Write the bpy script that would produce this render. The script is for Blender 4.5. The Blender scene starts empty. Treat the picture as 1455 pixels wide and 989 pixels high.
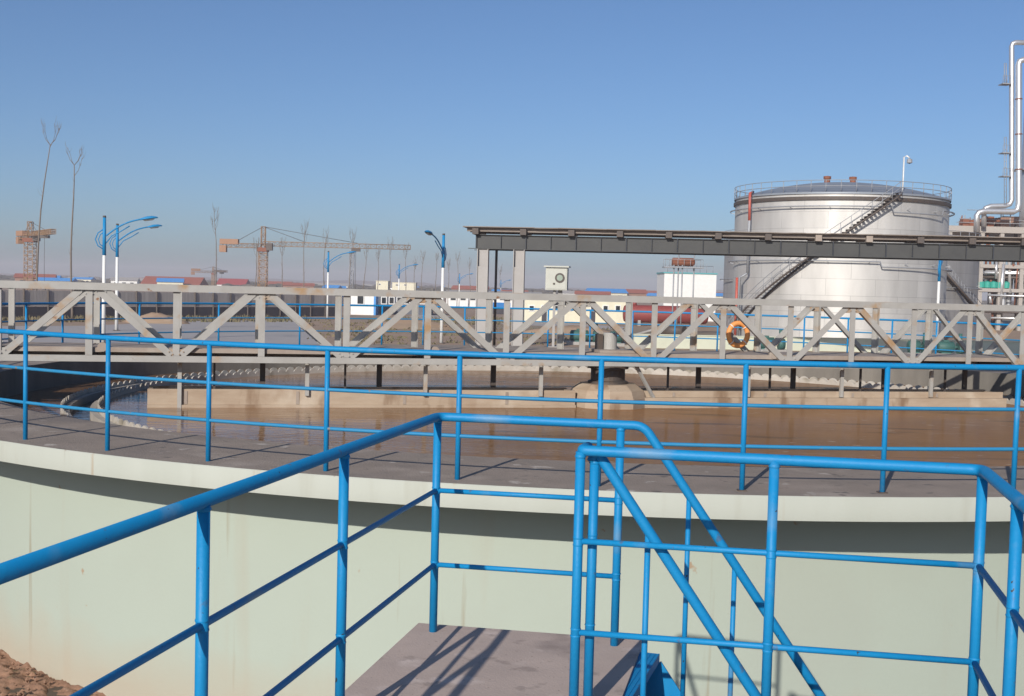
import bpy, math, random
from mathutils import Vector, Matrix, noise
R_ = math.radians
random.seed(7)
sc = bpy.context.scene
COL = sc.collection

# ------------------------------------------------------------------ camera
CX, CY, F = 727.5, 494.5, 1690.0
PIT, ROL = 0.050, 0.0256
RIM = 2.65                     # level of the tank walkway above the ground
EYE = RIM + 1.604
def ray(x, y):
    u, v = x - CX, y - CY
    c, s = math.cos(ROL), math.sin(ROL)
    a, b = (c*u + s*v)/F, (-s*u + c*v)/F
    return a, math.cos(PIT) - b*math.sin(PIT), math.sin(PIT) + b*math.cos(PIT)
def atz(x, y, z):              # point of the picture on a level of height z
    a, f, d = ray(x, y); t = (EYE - z)/d
    return Vector((a*t, f*t, z))
def aty(x, y, Y):              # point of the picture at distance Y
    a, f, d = ray(x, y); t = Y/f
    return Vector((a*t, Y, EYE - d*t))
cam = bpy.data.cameras.new('camera'); co = bpy.data.objects.new('camera', cam); COL.objects.link(co)
cam.sensor_width = 36; cam.lens = F/1455*36; cam.clip_end = 20000; cam.clip_start = 0.05
fw = Vector((0, math.cos(PIT), -math.sin(PIT))); r0 = Vector((1, 0, 0)); u0 = Vector((0, math.sin(PIT), math.cos(PIT)))
rt = r0*math.cos(ROL) + u0*math.sin(ROL); up = -r0*math.sin(ROL) + u0*math.cos(ROL)
M = Matrix.Identity(4)
for i in range(3):
    M[i][0], M[i][1], M[i][2] = rt[i], up[i], -fw[i]
M[2][3] = EYE
co.matrix_world = M
sc.camera = co

# ------------------------------------------------------------------ light
SUN_EL, SUN_HEAD = 25.0, 69.0  # light travels towards 69 deg from +X
sun = bpy.data.lights.new('sun', 'SUN'); so = bpy.data.objects.new('sun', sun); COL.objects.link(so)
sun.energy = 4.3; sun.angle = R_(0.5); sun.color = (1.0, 0.94, 0.86)
d = Vector((math.cos(R_(SUN_HEAD))*math.cos(R_(SUN_EL)), math.sin(R_(SUN_HEAD))*math.cos(R_(SUN_EL)), -math.sin(R_(SUN_EL))))
so.rotation_euler = d.to_track_quat('-Z', 'Y').to_euler(); so.location = (-20, -40, 40)
w = bpy.data.worlds.new('World'); sc.world = w; w.use_nodes = True
nt = w.node_tree; bg = nt.nodes['Background']
sky = nt.nodes.new('ShaderNodeTexSky'); sky.sky_type = 'NISHITA'; sky.sun_disc = False
sky.sun_elevation = R_(SUN_EL); sky.sun_rotation = R_(180 + 90 - SUN_HEAD)
sky.air_density = 0.8; sky.dust_density = 1.1; sky.ozone_density = 5.8; sky.altitude = 0
nt.links.new(sky.outputs[0], bg.inputs[0]); bg.inputs[1].default_value = 0.094
sc.view_settings.view_transform = 'Standard'; sc.view_settings.look = 'None'
sc.view_settings.gamma = 1; sc.view_settings.exposure = 0.11
sc.view_settings.use_curve_mapping = False

# ------------------------------------------------------------------ materials
def mat(name, col, rough=.6, metal=0.0, col2=None, scale=6.0, amt=.5, thr=None, bump=0.0, bscale=30.0, stretch=(1, 1, 1), spec=None):
    m = bpy.data.materials.new(name); m.use_nodes = True
    n = m.node_tree.nodes; l = m.node_tree.links; b = n['Principled BSDF']
    b.inputs['Roughness'].default_value = rough; b.inputs['Metallic'].default_value = metal
    if spec is not None: b.inputs['Specular IOR Level'].default_value = spec
    tc = n.new('ShaderNodeTexCoord'); mp = n.new('ShaderNodeMapping'); mp.inputs['Scale'].default_value = stretch
    l.new(tc.outputs['Object'], mp.inputs[0])
    if col2 is None: col2 = tuple(c*.78 for c in col)
    ns = n.new('ShaderNodeTexNoise'); ns.inputs['Scale'].default_value = scale; ns.inputs['Detail'].default_value = 8; ns.inputs['Roughness'].default_value = .62
    l.new(mp.outputs[0], ns.inputs[0])
    rp = n.new('ShaderNodeValToRGB')
    a, c = (.5-amt*.5, .5+amt*.5) if thr is None else (thr, thr+.07)
    rp.color_ramp.elements[0].position = max(0, a); rp.color_ramp.elements[1].position = min(1, c)
    rp.color_ramp.elements[0].color = (*col, 1); rp.color_ramp.elements[1].color = (*col2, 1)
    l.new(ns.outputs[0], rp.inputs[0]); l.new(rp.outputs[0], b.inputs['Base Color'])
    if bump:
        n2 = n.new('ShaderNodeTexNoise'); n2.inputs['Scale'].default_value = bscale; n2.inputs['Detail'].default_value = 6
        l.new(tc.outputs['Object'], n2.inputs[0])
        bp = n.new('ShaderNodeBump'); bp.inputs['Strength'].default_value = bump; bp.inputs['Distance'].default_value = .02
        l.new(n2.outputs[0], bp.inputs['Height']); l.new(bp.outputs[0], b.inputs['Normal'])
    m['base'] = 1
    return m
def mixin(m, col, scale, thr, wid=.08, stretch=(1, 1, 1), seed=(0, 0, 0)):   # a second layer of stains over the base colour
    n = m.node_tree.nodes; l = m.node_tree.links; b = n['Principled BSDF']
    old = b.inputs['Base Color'].links[0].from_socket
    tc = n.new('ShaderNodeTexCoord'); mp = n.new('ShaderNodeMapping'); mp.inputs['Scale'].default_value = stretch; mp.inputs['Location'].default_value = seed
    l.new(tc.outputs['Object'], mp.inputs[0])
    ns = n.new('ShaderNodeTexNoise'); ns.inputs['Scale'].default_value = scale; ns.inputs['Detail'].default_value = 6; l.new(mp.outputs[0], ns.inputs[0])
    rp = n.new('ShaderNodeMapRange'); rp.inputs[1].default_value = thr; rp.inputs[2].default_value = thr+wid; l.new(ns.outputs[0], rp.inputs[0])
    mx = n.new('ShaderNodeMix'); mx.data_type = 'RGBA'; l.new(rp.outputs[0], mx.inputs[0]); l.new(old, mx.inputs[6]); mx.inputs[7].default_value = (*col, 1)
    l.new(mx.outputs[2], b.inputs['Base Color'])
    return m
BLUE = mat('blue_paint', (.004, .195, .45), .5, spec=.28, col2=(.010, .22, .46), scale=9, amt=.6, bump=.08, bscale=60)
mixin(BLUE, (.05, .14, .27), 20, .66, .06); mixin(BLUE, (.16, .27, .38), 3.1, .60, .18, seed=(2, 5, 1)); mixin(BLUE, (.035, .05, .07), 42, .715, .02, seed=(6, 1, 1))
BLUE2 = mat('blue_paint_weathered', (.012, .20, .42), .55, spec=.28, col2=(.04, .22, .38), scale=7, amt=.6)
mixin(BLUE2, (.22, .16, .11), 10, .66, .06)
STEEL = mat('bridge_paint', (.38, .37, .345), .6, col2=(.30, .285, .26), scale=3, amt=.5)
mixin(STEEL, (.34, .22, .12), 2.2, .575, .12); mixin(STEEL, (.20, .085, .03), 5, .69, .06, seed=(3, 1, 5))
RUSTY = mat('rusty_plate', (.38, .33, .27), .75, col2=(.30, .17, .08), scale=6, amt=.5)
DECKST = mat('deck_steel', (.36, .31, .26), .7, col2=(.25, .19, .15), scale=2.5, amt=.5)
DARKST = mat('dark_steel', (.055, .05, .05), .6, col2=(.10, .07, .05), scale=4)
CONC = mat('walkway_concrete', (.32, .255, .205), .9, col2=(.22, .18, .145), scale=2.2, amt=.55, bump=.5, bscale=55)
mixin(CONC, (.42, .35, .29), 1.1, .56, .2, seed=(4, 4, 0)); mixin(CONC, (.15, .125, .105), 7, .62, .1); mixin(CONC, (.46, .40, .34), 3.2, .64, .06, seed=(1, 9, 2)); mixin(CONC, (.20, .165, .14), .7, .58, .12, seed=(8, 3, 2))
SLAB = mat('landing_concrete', (.50, .395, .33), .9, col2=(.39, .31, .265), scale=3, amt=.5, bump=.14, bscale=90)
mixin(SLAB, (.56, .46, .40), 5, .58, .12); mixin(SLAB, (.20, .15, .13), 60, .66, .05); mixin(SLAB, (.62, .55, .48), 75, .70, .05, seed=(1, 5, 0)); mixin(SLAB, (.33, .26, .22), 9, .60, .08, seed=(3, 3, 0)); mixin(SLAB, (.28, .22, .19), 1.7, .60, .10, seed=(7, 1, 0))
TROUGH = mat('trough_concrete', (.43, .345, .255), .85, col2=(.31, .225, .155), scale=1.6, amt=.5, stretch=(1, 1, 4))
mixin(TROUGH, (.22, .145, .09), 2.5, .58, .1, (1, 1, .3)); mixin(TROUGH, (.52, .45, .36), 1.2, .62, .15, (1, 1, .6), (3, 3, 3))
LAUN = mat('launder_concrete', (.42, .38, .33), .85, col2=(.28, .25, .21), scale=2, amt=.5)
WEIR = mat('weir_plate', (.50, .46, .40), .6, col2=(.36, .32, .27), scale=3)
mixin(WEIR, (.22, .19, .14), 1.6, .55, .15)
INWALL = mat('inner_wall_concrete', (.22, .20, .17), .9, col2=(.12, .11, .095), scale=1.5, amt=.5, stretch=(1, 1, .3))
def wallmat(name, base):
    m = mat(name, base, .75, col2=tuple(c*.95 for c in base), scale=1.2, amt=.7, bump=.06, bscale=25)
    mixin(m, (.36, .36, .29), 1.4, .60, .3, (3, 3, .22)); mixin(m, (.33, .25, .17), 5, .72, .03, seed=(2, 0, 1)); mixin(m, (.355, .39, .33), .5, .52, .15, seed=(5, 2, 3)); mixin(m, (.30, .29, .22), 2.2, .67, .06, (2.5, 2.5, .1), (1, 3, 5))
    return m
WALL = wallmat('tank_render', (.375, .420, .355))
FASC = mat('fascia_render', (.42, .435, .38), .75, col2=(.37, .385, .33), scale=2, amt=.6, stretch=(1, 1, .2))
mixin(FASC, (.34, .28, .20), 2.6, .64, .1, (2.4, 2.4, .12)); mixin(FASC, (.27, .24, .19), 3.3, .655, .06, (3, 3, .1), (5, 2, 0)); mixin(FASC, (.34, .34, .28), 1.5, .58, .2, (3, 3, .3), (1, 7, 0))
def splash(m, z0, z1, col):        # soil splashed up the foot of the wall
    n = m.node_tree.nodes; l = m.node_tree.links; b = n['Principled BSDF']; old = b.inputs['Base Color'].links[0].from_socket
    tc = n.new('ShaderNodeTexCoord'); sp = n.new('ShaderNodeSeparateXYZ'); l.new(tc.outputs['Object'], sp.inputs[0])
    ns = n.new('ShaderNodeTexNoise'); ns.inputs['Scale'].default_value = 1.6; ns.inputs['Detail'].default_value = 7; l.new(tc.outputs['Object'], ns.inputs[0])
    ad = n.new('ShaderNodeMath'); ad.operation = 'MULTIPLY_ADD'; l.new(ns.outputs[0], ad.inputs[0]); ad.inputs[1].default_value = -.7; l.new(sp.outputs[2], ad.inputs[2])
    mr = n.new('ShaderNodeMapRange'); mr.inputs[1].default_value = z0; mr.inputs[2].default_value = z1; mr.inputs[3].default_value = .6; mr.inputs[4].default_value = 0; l.new(ad.outputs[0], mr.inputs[0])
    mx = n.new('ShaderNodeMix'); mx.data_type = 'RGBA'; l.new(mr.outputs[0], mx.inputs[0]); l.new(old, mx.inputs[6]); mx.inputs[7].default_value = (*col, 1)
    l.new(mx.outputs[2], b.inputs['Base Color'])
splash(WALL, -.25, .42, (.40, .31, .22))
WHITE = mat('white_paint', (.75, .75, .73), .5, col2=(.66, .65, .62), scale=2)
CREAM = mat('cream_render', (.70, .66, .50), .7, col2=(.6, .56, .43), scale=1.5)
PALEG = mat('bund_render', (.60, .63, .50), .7, col2=(.52, .53, .42), scale=.8)
GLASS = mat('dark_glass', (.03, .035, .04), .08)
ROOFB = mat('blue_roof_sheet', (.05, .24, .58), .5, col2=(.07, .28, .6), scale=1)
ROOFR = mat('red_roof_tile', (.33, .10, .07), .7, col2=(.26, .09, .06), scale=1)
BRICK = mat('brick_wall', (.30, .17, .12), .8)
REDTK = mat('red_tank_paint', (.25, .045, .04), .6, col2=(.19, .04, .035), scale=1)
RUST = mat('rust', (.26, .09, .045), .8, col2=(.16, .06, .035), scale=2)
CRANE = mat('crane_yellow', (.36, .215, .10), .6, col2=(.24, .14, .08), scale=.3)
BARK = mat('bark', (.22, .18, .15), .9, col2=(.14, .115, .095), scale=3, stretch=(1, 1, .3))
FENCE = mat('fence_grey', (.46, .42, .39), .8, col2=(.30, .27, .255), scale=2.5, stretch=(1, 1, .05))
FENCED = mat('fence_dark', (.035, .035, .05), .8, col2=(.06, .055, .06), scale=1)
GREYST = mat('gantry_column_paint', (.36, .345, .33), .6, col2=(.30, .28, .26), scale=.8)
STIFF = mat('stiffener_paint', (.02, .025, .035), .6)
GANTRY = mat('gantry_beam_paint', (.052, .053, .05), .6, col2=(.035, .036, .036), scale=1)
ROOFPL = mat('gantry_roof_board', (.27, .235, .205), .8, col2=(.15, .115, .09), scale=1, stretch=(.4, 1, 1))
TEAL = mat('pump_green', (.04, .125, .11), .6)
ORANGE = mat('buoy_orange', (.80, .30, .07), .6, col2=(.68, .28, .09), scale=9)
RED = mat('red_pipe', (.48, .10, .07), .5)
BOX = mat('cabinet_paint', (.47, .475, .42), .55, col2=(.42, .42, .37), scale=3)
def tankmat(name, tint):
    m = bpy.data.materials.new(name); m.use_nodes = True
    n = m.node_tree.nodes; l = m.node_tree.links; b = n['Principled BSDF']
    uv = n.new('ShaderNodeTexCoord'); br = n.new('ShaderNodeTexBrick'); l.new(uv.outputs['UV'], br.inputs[0])
    br.inputs['Scale'].default_value = 1; br.inputs['Brick Width'].default_value = 4.2; br.inputs['Row Height'].default_value = 1.45; br.inputs['Mortar Size'].default_value = .018
    br.inputs['Color1'].default_value = (*[c*1.04 for c in tint], 1); br.inputs['Color2'].default_value = (*[c*.93 for c in tint], 1); br.inputs['Mortar'].default_value = (*[c*.66 for c in tint], 1)
    ns = n.new('ShaderNodeTexNoise'); ns.inputs['Scale'].default_value = .35; ns.inputs['Detail'].default_value = 7
    mp = n.new('ShaderNodeMapping'); mp.inputs['Scale'].default_value = (1.5, .35, 1); l.new(uv.outputs['UV'], mp.inputs[0]); l.new(mp.outputs[0], ns.inputs[0])
    mx = n.new('ShaderNodeMix'); mx.data_type = 'RGBA'; mx.blend_type = 'MULTIPLY'; mx.inputs[0].default_value = .8
    mr = n.new('ShaderNodeMapRange'); mr.inputs[1].default_value = .3; mr.inputs[2].default_value = .7; mr.inputs[3].default_value = .74; mr.inputs[4].default_value = 1.08; l.new(ns.outputs[0], mr.inputs[0])
    l.new(br.outputs[0], mx.inputs[6]); l.new(mr.outputs[0], mx.inputs[7]); l.new(mx.outputs[2], b.inputs['Base Color'])
    b.inputs['Metallic'].default_value = .5; b.inputs['Roughness'].default_value = .62
    bp = n.new('ShaderNodeBump'); bp.inputs['Strength'].default_value = .35; bp.inputs['Distance'].default_value = .15
    l.new(ns.outputs[0], bp.inputs['Height']); l.new(bp.outputs[0], b.inputs['Normal'])
    return m
SILVER = tankmat('silver_cladding', (.63, .61, .575)); SILVER2 = tankmat('dull_cladding', (.42, .41, .40))
DOME = mat('dome_sheet', (.30, .33, .36), .5, .3, col2=(.26, .28, .31), scale=.3)
GALV = mat('galvanised_rail', (.33, .34, .36), .5, .2)
CHROME = mat('bright_pipe', (.70, .70, .70), .35, .7)
def watermat(name, col, rough=.05):
    m = bpy.data.materials.new(name); m.use_nodes = True
    n = m.node_tree.nodes; l = m.node_tree.links; b = n['Principled BSDF']
    b.inputs['Roughness'].default_value = rough; b.inputs['IOR'].default_value = 1.33
    tc = n.new('ShaderNodeTexCoord')
    ns = n.new('ShaderNodeTexNoise'); ns.inputs['Scale'].default_value = .35; ns.inputs['Detail'].default_value = 6; l.new(tc.outputs['Object'], ns.inputs[0])
    rp = n.new('ShaderNodeValToRGB'); rp.color_ramp.elements[0].position = .35; rp.color_ramp.elements[1].position = .68
    rp.color_ramp.elements[0].color = (*col, 1); rp.color_ramp.elements[1].color = (*[c*1.35 for c in col], 1)
    l.new(ns.outputs[0], rp.inputs[0]); l.new(rp.outputs[0], b.inputs['Base Color'])
    mp = n.new('ShaderNodeMapping'); mp.inputs['Scale'].default_value = (.8, 2.2, 1); mp.inputs['Rotation'].default_value = (0, 0, R_(12)); l.new(tc.outputs['Object'], mp.inputs[0])
    n1 = n.new('ShaderNodeTexNoise'); n1.inputs['Scale'].default_value = 3.2; n1.inputs['Detail'].default_value = 4; l.new(mp.outputs[0], n1.inputs[0])
    bp = n.new('ShaderNodeBump'); bp.inputs['Strength'].default_value = .17; bp.inputs['Distance'].default_value = .05
    l.new(n1.outputs[0], bp.inputs['Height']); l.new(bp.outputs[0], b.inputs['Normal'])
    return m
WATER = watermat('brown_water', (.22, .118, .056))
def dull_side(m):                    # less reflective, more matte towards the right and middle of the basin
    n = m.node_tree.nodes; l = m.node_tree.links; b = n['Principled BSDF']
    tc = n.new('ShaderNodeTexCoord'); sp = n.new('ShaderNodeSeparateXYZ'); l.new(tc.outputs['Object'], sp.inputs[0])
    ns = n.new('ShaderNodeTexNoise'); ns.inputs['Scale'].default_value = .8; ns.inputs['Detail'].default_value = 6
    mp = n.new('ShaderNodeMapping'); mp.inputs['Scale'].default_value = (.4, 1.5, 1); l.new(tc.outputs['Object'], mp.inputs[0]); l.new(mp.outputs[0], ns.inputs[0])
    ad = n.new('ShaderNodeMath'); ad.operation = 'MULTIPLY_ADD'; l.new(ns.outputs[0], ad.inputs[0]); ad.inputs[1].default_value = 9; l.new(sp.outputs[0], ad.inputs[2])
    mr = n.new('ShaderNodeMapRange'); mr.inputs[1].default_value = -2; mr.inputs[2].default_value = 5; mr.inputs[3].default_value = .5; mr.inputs[4].default_value = .05; l.new(ad.outputs[0], mr.inputs[0])
    l.new(mr.outputs[0], b.inputs['Specular IOR Level'])
    m2 = n.new('ShaderNodeMapRange'); m2.inputs[1].default_value = -2; m2.inputs[2].default_value = 6; m2.inputs[3].default_value = .04; m2.inputs[4].default_value = .12; l.new(ad.outputs[0], m2.inputs[0]); l.new(m2.outputs[0], b.inputs['Roughness'])
    out = n['Material Output']; df = n.new('ShaderNodeBsdfDiffuse'); ms = n.new('ShaderNodeMixShader')
    l.new(b.inputs['Base Color'].links[0].from_socket, df.inputs[0])
    m3 = n.new('ShaderNodeMapRange'); m3.inputs[1].default_value = -3; m3.inputs[2].default_value = 5; m3.inputs[3].default_value = 0; m3.inputs[4].default_value = .58; l.new(ad.outputs[0], m3.inputs[0])
    l.new(m3.outputs[0], ms.inputs[0]); l.new(b.outputs[0], ms.inputs[1]); l.new(df.outputs[0], ms.inputs[2]); l.new(ms.outputs[0], out.inputs['Surface'])
mixin(WATER, (.30, .19, .11), 1.3, .62, .12, (.5, 1.6, 1)); mixin(WATER, (.40, .31, .23), 6, .655, .05, (.5, 1.5, 1), (4, 1, 0)); mixin(WATER, (.12, .07, .04), .9, .60, .1, (.4, 2, 1), (9, 1, 0))
dull_side(WATER)
WATER2 = watermat('launder_water_mat', (.07, .06, .05), .03)
def groundmat():
    m = mat('soil', (.36, .25, .17), .95, col2=(.27, .185, .125), scale=.25, amt=.5, bump=.6, bscale=2.5)
    mixin(m, (.25, .20, .11), .06, .60, .1); mixin(m, (.42, .31, .22), .9, .6, .1); mixin(m, (.17, .17, .12), .012, .5, .2)
    return m
SOIL = groundmat()
ROADM = mat('yard_concrete', (.39, .36, .345), .9, col2=(.33, .305, .29), scale=.2, amt=.5)
LEAF = mat('distant_trees', (.085, .08, .065), .9, col2=(.13, .11, .09), scale=.02)
GRASS = mat('dry_grass_mat', (.20, .155, .09), .9, col2=(.12, .115, .06), scale=.25, amt=.4)

# ------------------------------------------------------------------ mesh builder
ORG = {}
class MB:
    def __init__(s): s.v = []; s.f = []; s.uv = None; s.smooth = []
    def add(s, vs, fs, sm=False):
        k = len(s.v); s.v += [tuple(v) for v in vs]; s.f += [tuple(i+k for i in f) for f in fs]; s.smooth += [sm]*len(fs); return s
    def box(s, c, size, rz=0, bev=0):
        x, y, z = (a/2 for a in size); cs, sn = math.cos(rz), math.sin(rz); vs = []
        for dx, dy, dz in ((-x,-y,-z),(x,-y,-z),(x,y,-z),(-x,y,-z),(-x,-y,z),(x,-y,z),(x,y,z),(-x,y,z)):
            vs.append((c[0]+dx*cs-dy*sn, c[1]+dx*sn+dy*cs, c[2]+dz))
        return s.add(vs, [(0,3,2,1),(4,5,6,7),(0,1,5,4),(1,2,6,5),(2,3,7,6),(3,0,4,7)])
    def bar(s, a, b, w, h, upv=(0, 0, 1)):       # rectangular bar between two points; h along upv
        a, b = Vector(a), Vector(b); dr = (b-a).normalized(); u = Vector(upv)
        if abs(dr.dot(u)) > .98: u = Vector((0, 1, 0))
        sd = dr.cross(u).normalized(); u = sd.cross(dr).normalized()
        vs = []
        for p in (a, b):
            for i, j in ((-1,-1),(1,-1),(1,1),(-1,1)): vs.append(p + sd*(i*w/2) + u*(j*h/2))
        return s.add(vs, [(3,2,1,0),(4,5,6,7),(0,1,5,4),(1,2,6,5),(2,3,7,6),(3,0,4,7)])
    def tube(s, pts, r, n=10, caps=True, closed=False):
        pts = [Vector(p) for p in pts]; rs = r if isinstance(r, (list, tuple)) else [r]*len(pts)
        k = len(pts); vs = []; prev = None
        for i, p in enumerate(pts):
            if closed: t = (pts[(i+1) % k]-pts[i-1]).normalized()
            else: t = (pts[min(i+1, k-1)]-pts[max(i-1, 0)]).normalized()
            if prev is None:
                ref = Vector((0, 0, 1)) if abs(t.z) < .9 else Vector((0, 1, 0))
                u = t.cross(ref).normalized()
            else: u = (prev - t*prev.dot(t)).normalized()
            prev = u; q = t.cross(u)
            for j in range(n):
                an = 2*math.pi*j/n; vs.append(p + (u*math.cos(an)+q*math.sin(an))*rs[i])
        fs = []
        for i in range(k if closed else k-1):
            for j in range(n):
                a, b = i*n+j, i*n+(j+1) % n; c, e = ((i+1) % k)*n+(j+1) % n, ((i+1) % k)*n+j
                fs.append((a, b, c, e))
        s.add(vs, fs, True)
        if caps and not closed:
            b0 = len(s.v)-len(vs); s.f += [tuple(b0+j for j in range(n))[::-1], tuple(b0+(k-1)*n+j for j in range(n))]; s.smooth += [False]*2
        return s
    def lathe(s, prof, c, n=64, a0=0, a1=2*math.pi, sm=False, uvs=False):   # prof: (radius, z) pairs
        full = abs(a1-a0-2*math.pi) < 1e-6; m = n if full else n+1; vs = []; fs = []
        for i in range(m):
            an = a0+(a1-a0)*i/n
            for r, z in prof: vs.append((c[0]+r*math.cos(an), c[1]+r*math.sin(an), c[2]+z))
        k = len(prof)
        for i in range(n):
            for j in range(k-1):
                i2 = (i+1) % m
                fs.append((i*k+j, i2*k+j, i2*k+j+1, i*k+j+1))
        if uvs: s.uv = (prof, n, k)
        return s.add(vs, fs, sm)
    def build(s, name, m, parent=None, org=None, **kw):
        me = bpy.data.meshes.new(name)
        o0 = Vector(org) if org is not None else (ORG[parent.name] if parent else Vector((0, 0, 0)))
        me.from_pydata([(v[0]-o0[0], v[1]-o0[1], v[2]-o0[2]) for v in s.v], [], s.f)
        me.polygons.foreach_set('use_smooth', s.smooth)
        if s.uv:
            prof, n, k = s.uv; lay = me.uv_layers.new(name='UV'); li = 0
            acc = [0]
            for j in range(1, k): acc.append(acc[-1]+math.hypot(prof[j][0]-prof[j-1][0], prof[j][1]-prof[j-1][1]))
            rmax = max(p[0] for p in prof)
            for i in range(n):
                for j in range(k-1):
                    for (ii, jj) in ((i, j), (i+1, j), (i+1, j+1), (i, j+1)):
                        lay.data[li].uv = (2*math.pi*rmax*ii/n, acc[jj]); li += 1
        me.materials.append(m); me.update()
        o = bpy.data.objects.new(name, me); COL.objects.link(o)
        if parent: o.parent = parent; ORG[o.name] = ORG[parent.name]
        else: o.location = o0; ORG[o.name] = o0
        for a, b in kw.items(): o[a] = b
        return o
def thing(name, label, cat, loc, group=None, rz=0):
    o = bpy.data.objects.new(name, None); COL.objects.link(o); o.location = loc; o.rotation_euler = (0, 0, rz)
    o['label'] = label; o['category'] = cat; o.empty_display_size = .3
    if group: o['group'] = group
    ORG[o.name] = Vector(loc) if rz == 0 else Vector((0, 0, 0))
    return o
def tag(o, label, cat, group=None):
    o['label'] = label; o['category'] = cat
    if group: o['group'] = group
    return o
def copy_tree(o, parent=None):
    c = o.copy(); COL.objects.link(c)
    if parent: c.parent = parent
    for ch in list(o.children): copy_tree(ch, c)
    return c

# ------------------------------------------------------------------ ground
TC = Vector((1.745, 21.45, 0)); RR = 11.785; RO = 12.0; RIN = 10.4; RW = 11.16
b = MB()
rings = [0, 2, 4, 6, 9, 12, 16, 22, 30, 45, 70, 110, 180, 300, 600, 1200, 2500, 5000, 9000]; seg = 96
vs = [(0, 21, 0)]
for r in rings[1:]:
    for j in range(seg):
        an = 2*math.pi*j/seg; vs.append((r*math.cos(an), 21+r*math.sin(an), 0))
fs = [(0, 1+j, 1+(j+1) % seg) for j in range(seg)]
for i in range(len(rings)-2):
    for j in range(seg):
        fs.append((1+i*seg+j, 1+(i+1)*seg+j, 1+(i+1)*seg+(j+1) % seg, 1+i*seg+(j+1) % seg))
b.add(vs, fs); b.build('ground', SOIL, kind='structure')
# loose earth heaped against the foot of the tank wall
b = MB(); vs = []; fs = []; NX, NY = 220, 90
rg = random.Random(3)
for i in range(NX+1):
    for j in range(NY+1):
        an = R_(-150 + 32*i/NX); rad = RW-.02 + 1.9*j/NY
        t = j/NY; e = max(0, math.sin(math.pi*min(1, i/NX)))
        h = .09*e*max(0, 1-t)**1.2*(1-max(0, (i/NX-.6)/.4)*.9) + (noise.noise((i*.11, j*.11, 0))*.05+noise.noise((i*.33, j*.33, 3))*.03+noise.noise((i*.9, j*.9, 7))*.014)*(1 if t < .95 else 0)*min(1, e*3)
        h -= .01 if t < .99 and e > .1 else .03
        vs.append((TC.x+rad*math.cos(an), TC.y+rad*math.sin(an), h))
for i in range(NX):
    for j in range(NY):
        a = i*(NY+1)+j; fs.append((a, a+NY+1, a+NY+2, a+1))
b.add(vs, fs, True)
for k in range(260):
    an = R_(rg.uniform(-146, -124)); rad = RW+.1+1.2*rg.random()**1.5; r = .008+.03*rg.random()**3
    c = Vector((TC.x+rad*math.cos(an), TC.y+rad*math.sin(an), .012+.10*max(0, 1-(rad-RW)/1.9)**1.3*math.sin(math.pi*(math.degrees(an)+150)/32)))
    pv = []
    for q in ((1,0,0),(-1,0,0),(0,1,0),(0,-1,0),(0,0,1),(0,0,-1)):
        pv.append(c+Vector(q)*r*rg.uniform(.7, 1.3))
    b.add(pv, [(0,2,4),(2,1,4),(1,3,4),(3,0,4),(2,0,5),(1,2,5),(3,1,5),(0,3,5)])
CLAY = mat('heaped_clay', (.33, .19, .12), .95, col2=(.20, .11, .07), scale=6, amt=.5, bump=.8, bscale=14)
mixin(CLAY, (.15, .12, .06), 3, .64, .06); mixin(CLAY, (.42, .27, .19), 9, .6, .1)
b.build('earth_bank', CLAY, kind='structure')
def ground_poly(name, px, m, z):
    b = MB(); vs = [atz(x, y, z) for x, y in px]; b.add(vs, [tuple(range(len(vs)))]); return b.build(name, m, kind='structure')
b = MB().lathe([(RW-.05, .004), (16, .004), (22, .006), (27, .004)], (TC.x, TC.y, 0), 96)  # dark ground ring added to cut light bounced up under the walkway
b.build('added_dark_ground', mat('added_dark_earth', (.11, .08, .055), .95, col2=(.075, .055, .04), scale=.8, bump=.5, bscale=4), kind='structure')
ground_poly('road', [(-260, 489), (470, 491), (452, 476), (440, 466), (432, 456), (300, 455), (120, 463), (-260, 464)], ROADM, .004)
ground_poly('path', [(560, 452), (900, 470), (900, 465), (600, 447)], ROADM, .004)

# ------------------------------------------------------------------ clarifier tank
def ring(prof, n=160, sm=False): return MB().lathe(prof, TC, n, sm=sm)
tank = thing('clarifier_tank', 'big round pale green concrete settling tank with overhanging grey walkway and brown water inside', 'settling tank', (TC.x, TC.y, 0))
ring([(RW, -.3), (RW, RIM-.2)], 200, True).build('wall', WALL, tank)
b = ring([(RW-.002, RIM-.2), (RO, RIM-.2)], 200); b.build('soffit', INWALL, tank)  # soffit colour darkened to deepen the shade on the wall below
b = ring([(RO, RIM-.2), (RO, RIM-.012), (RO-.012, RIM-.001)], 200, True); b.build('fascia', FASC, tank)
b = ring([(RO-.012, RIM-.001), (RO-.4, RIM), (RIN+.3, RIM), (RIN, RIM-.002)], 200); b.build('walkway', CONC, tank)
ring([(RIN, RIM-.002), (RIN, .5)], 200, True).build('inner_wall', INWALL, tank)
WZ = 2.18; R1, R2 = 8.72, 9.22
b = ring([(R1, 1.4), (R1, WZ+.03), (R1+.1, WZ+.03), (R1+.1, 1.97), (R2-.1, 1.97), (R2-.1, WZ+.03), (R2, WZ+.03), (R2, 1.4)], 200)
laun = b.build('launder', LAUN, tank)
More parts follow.
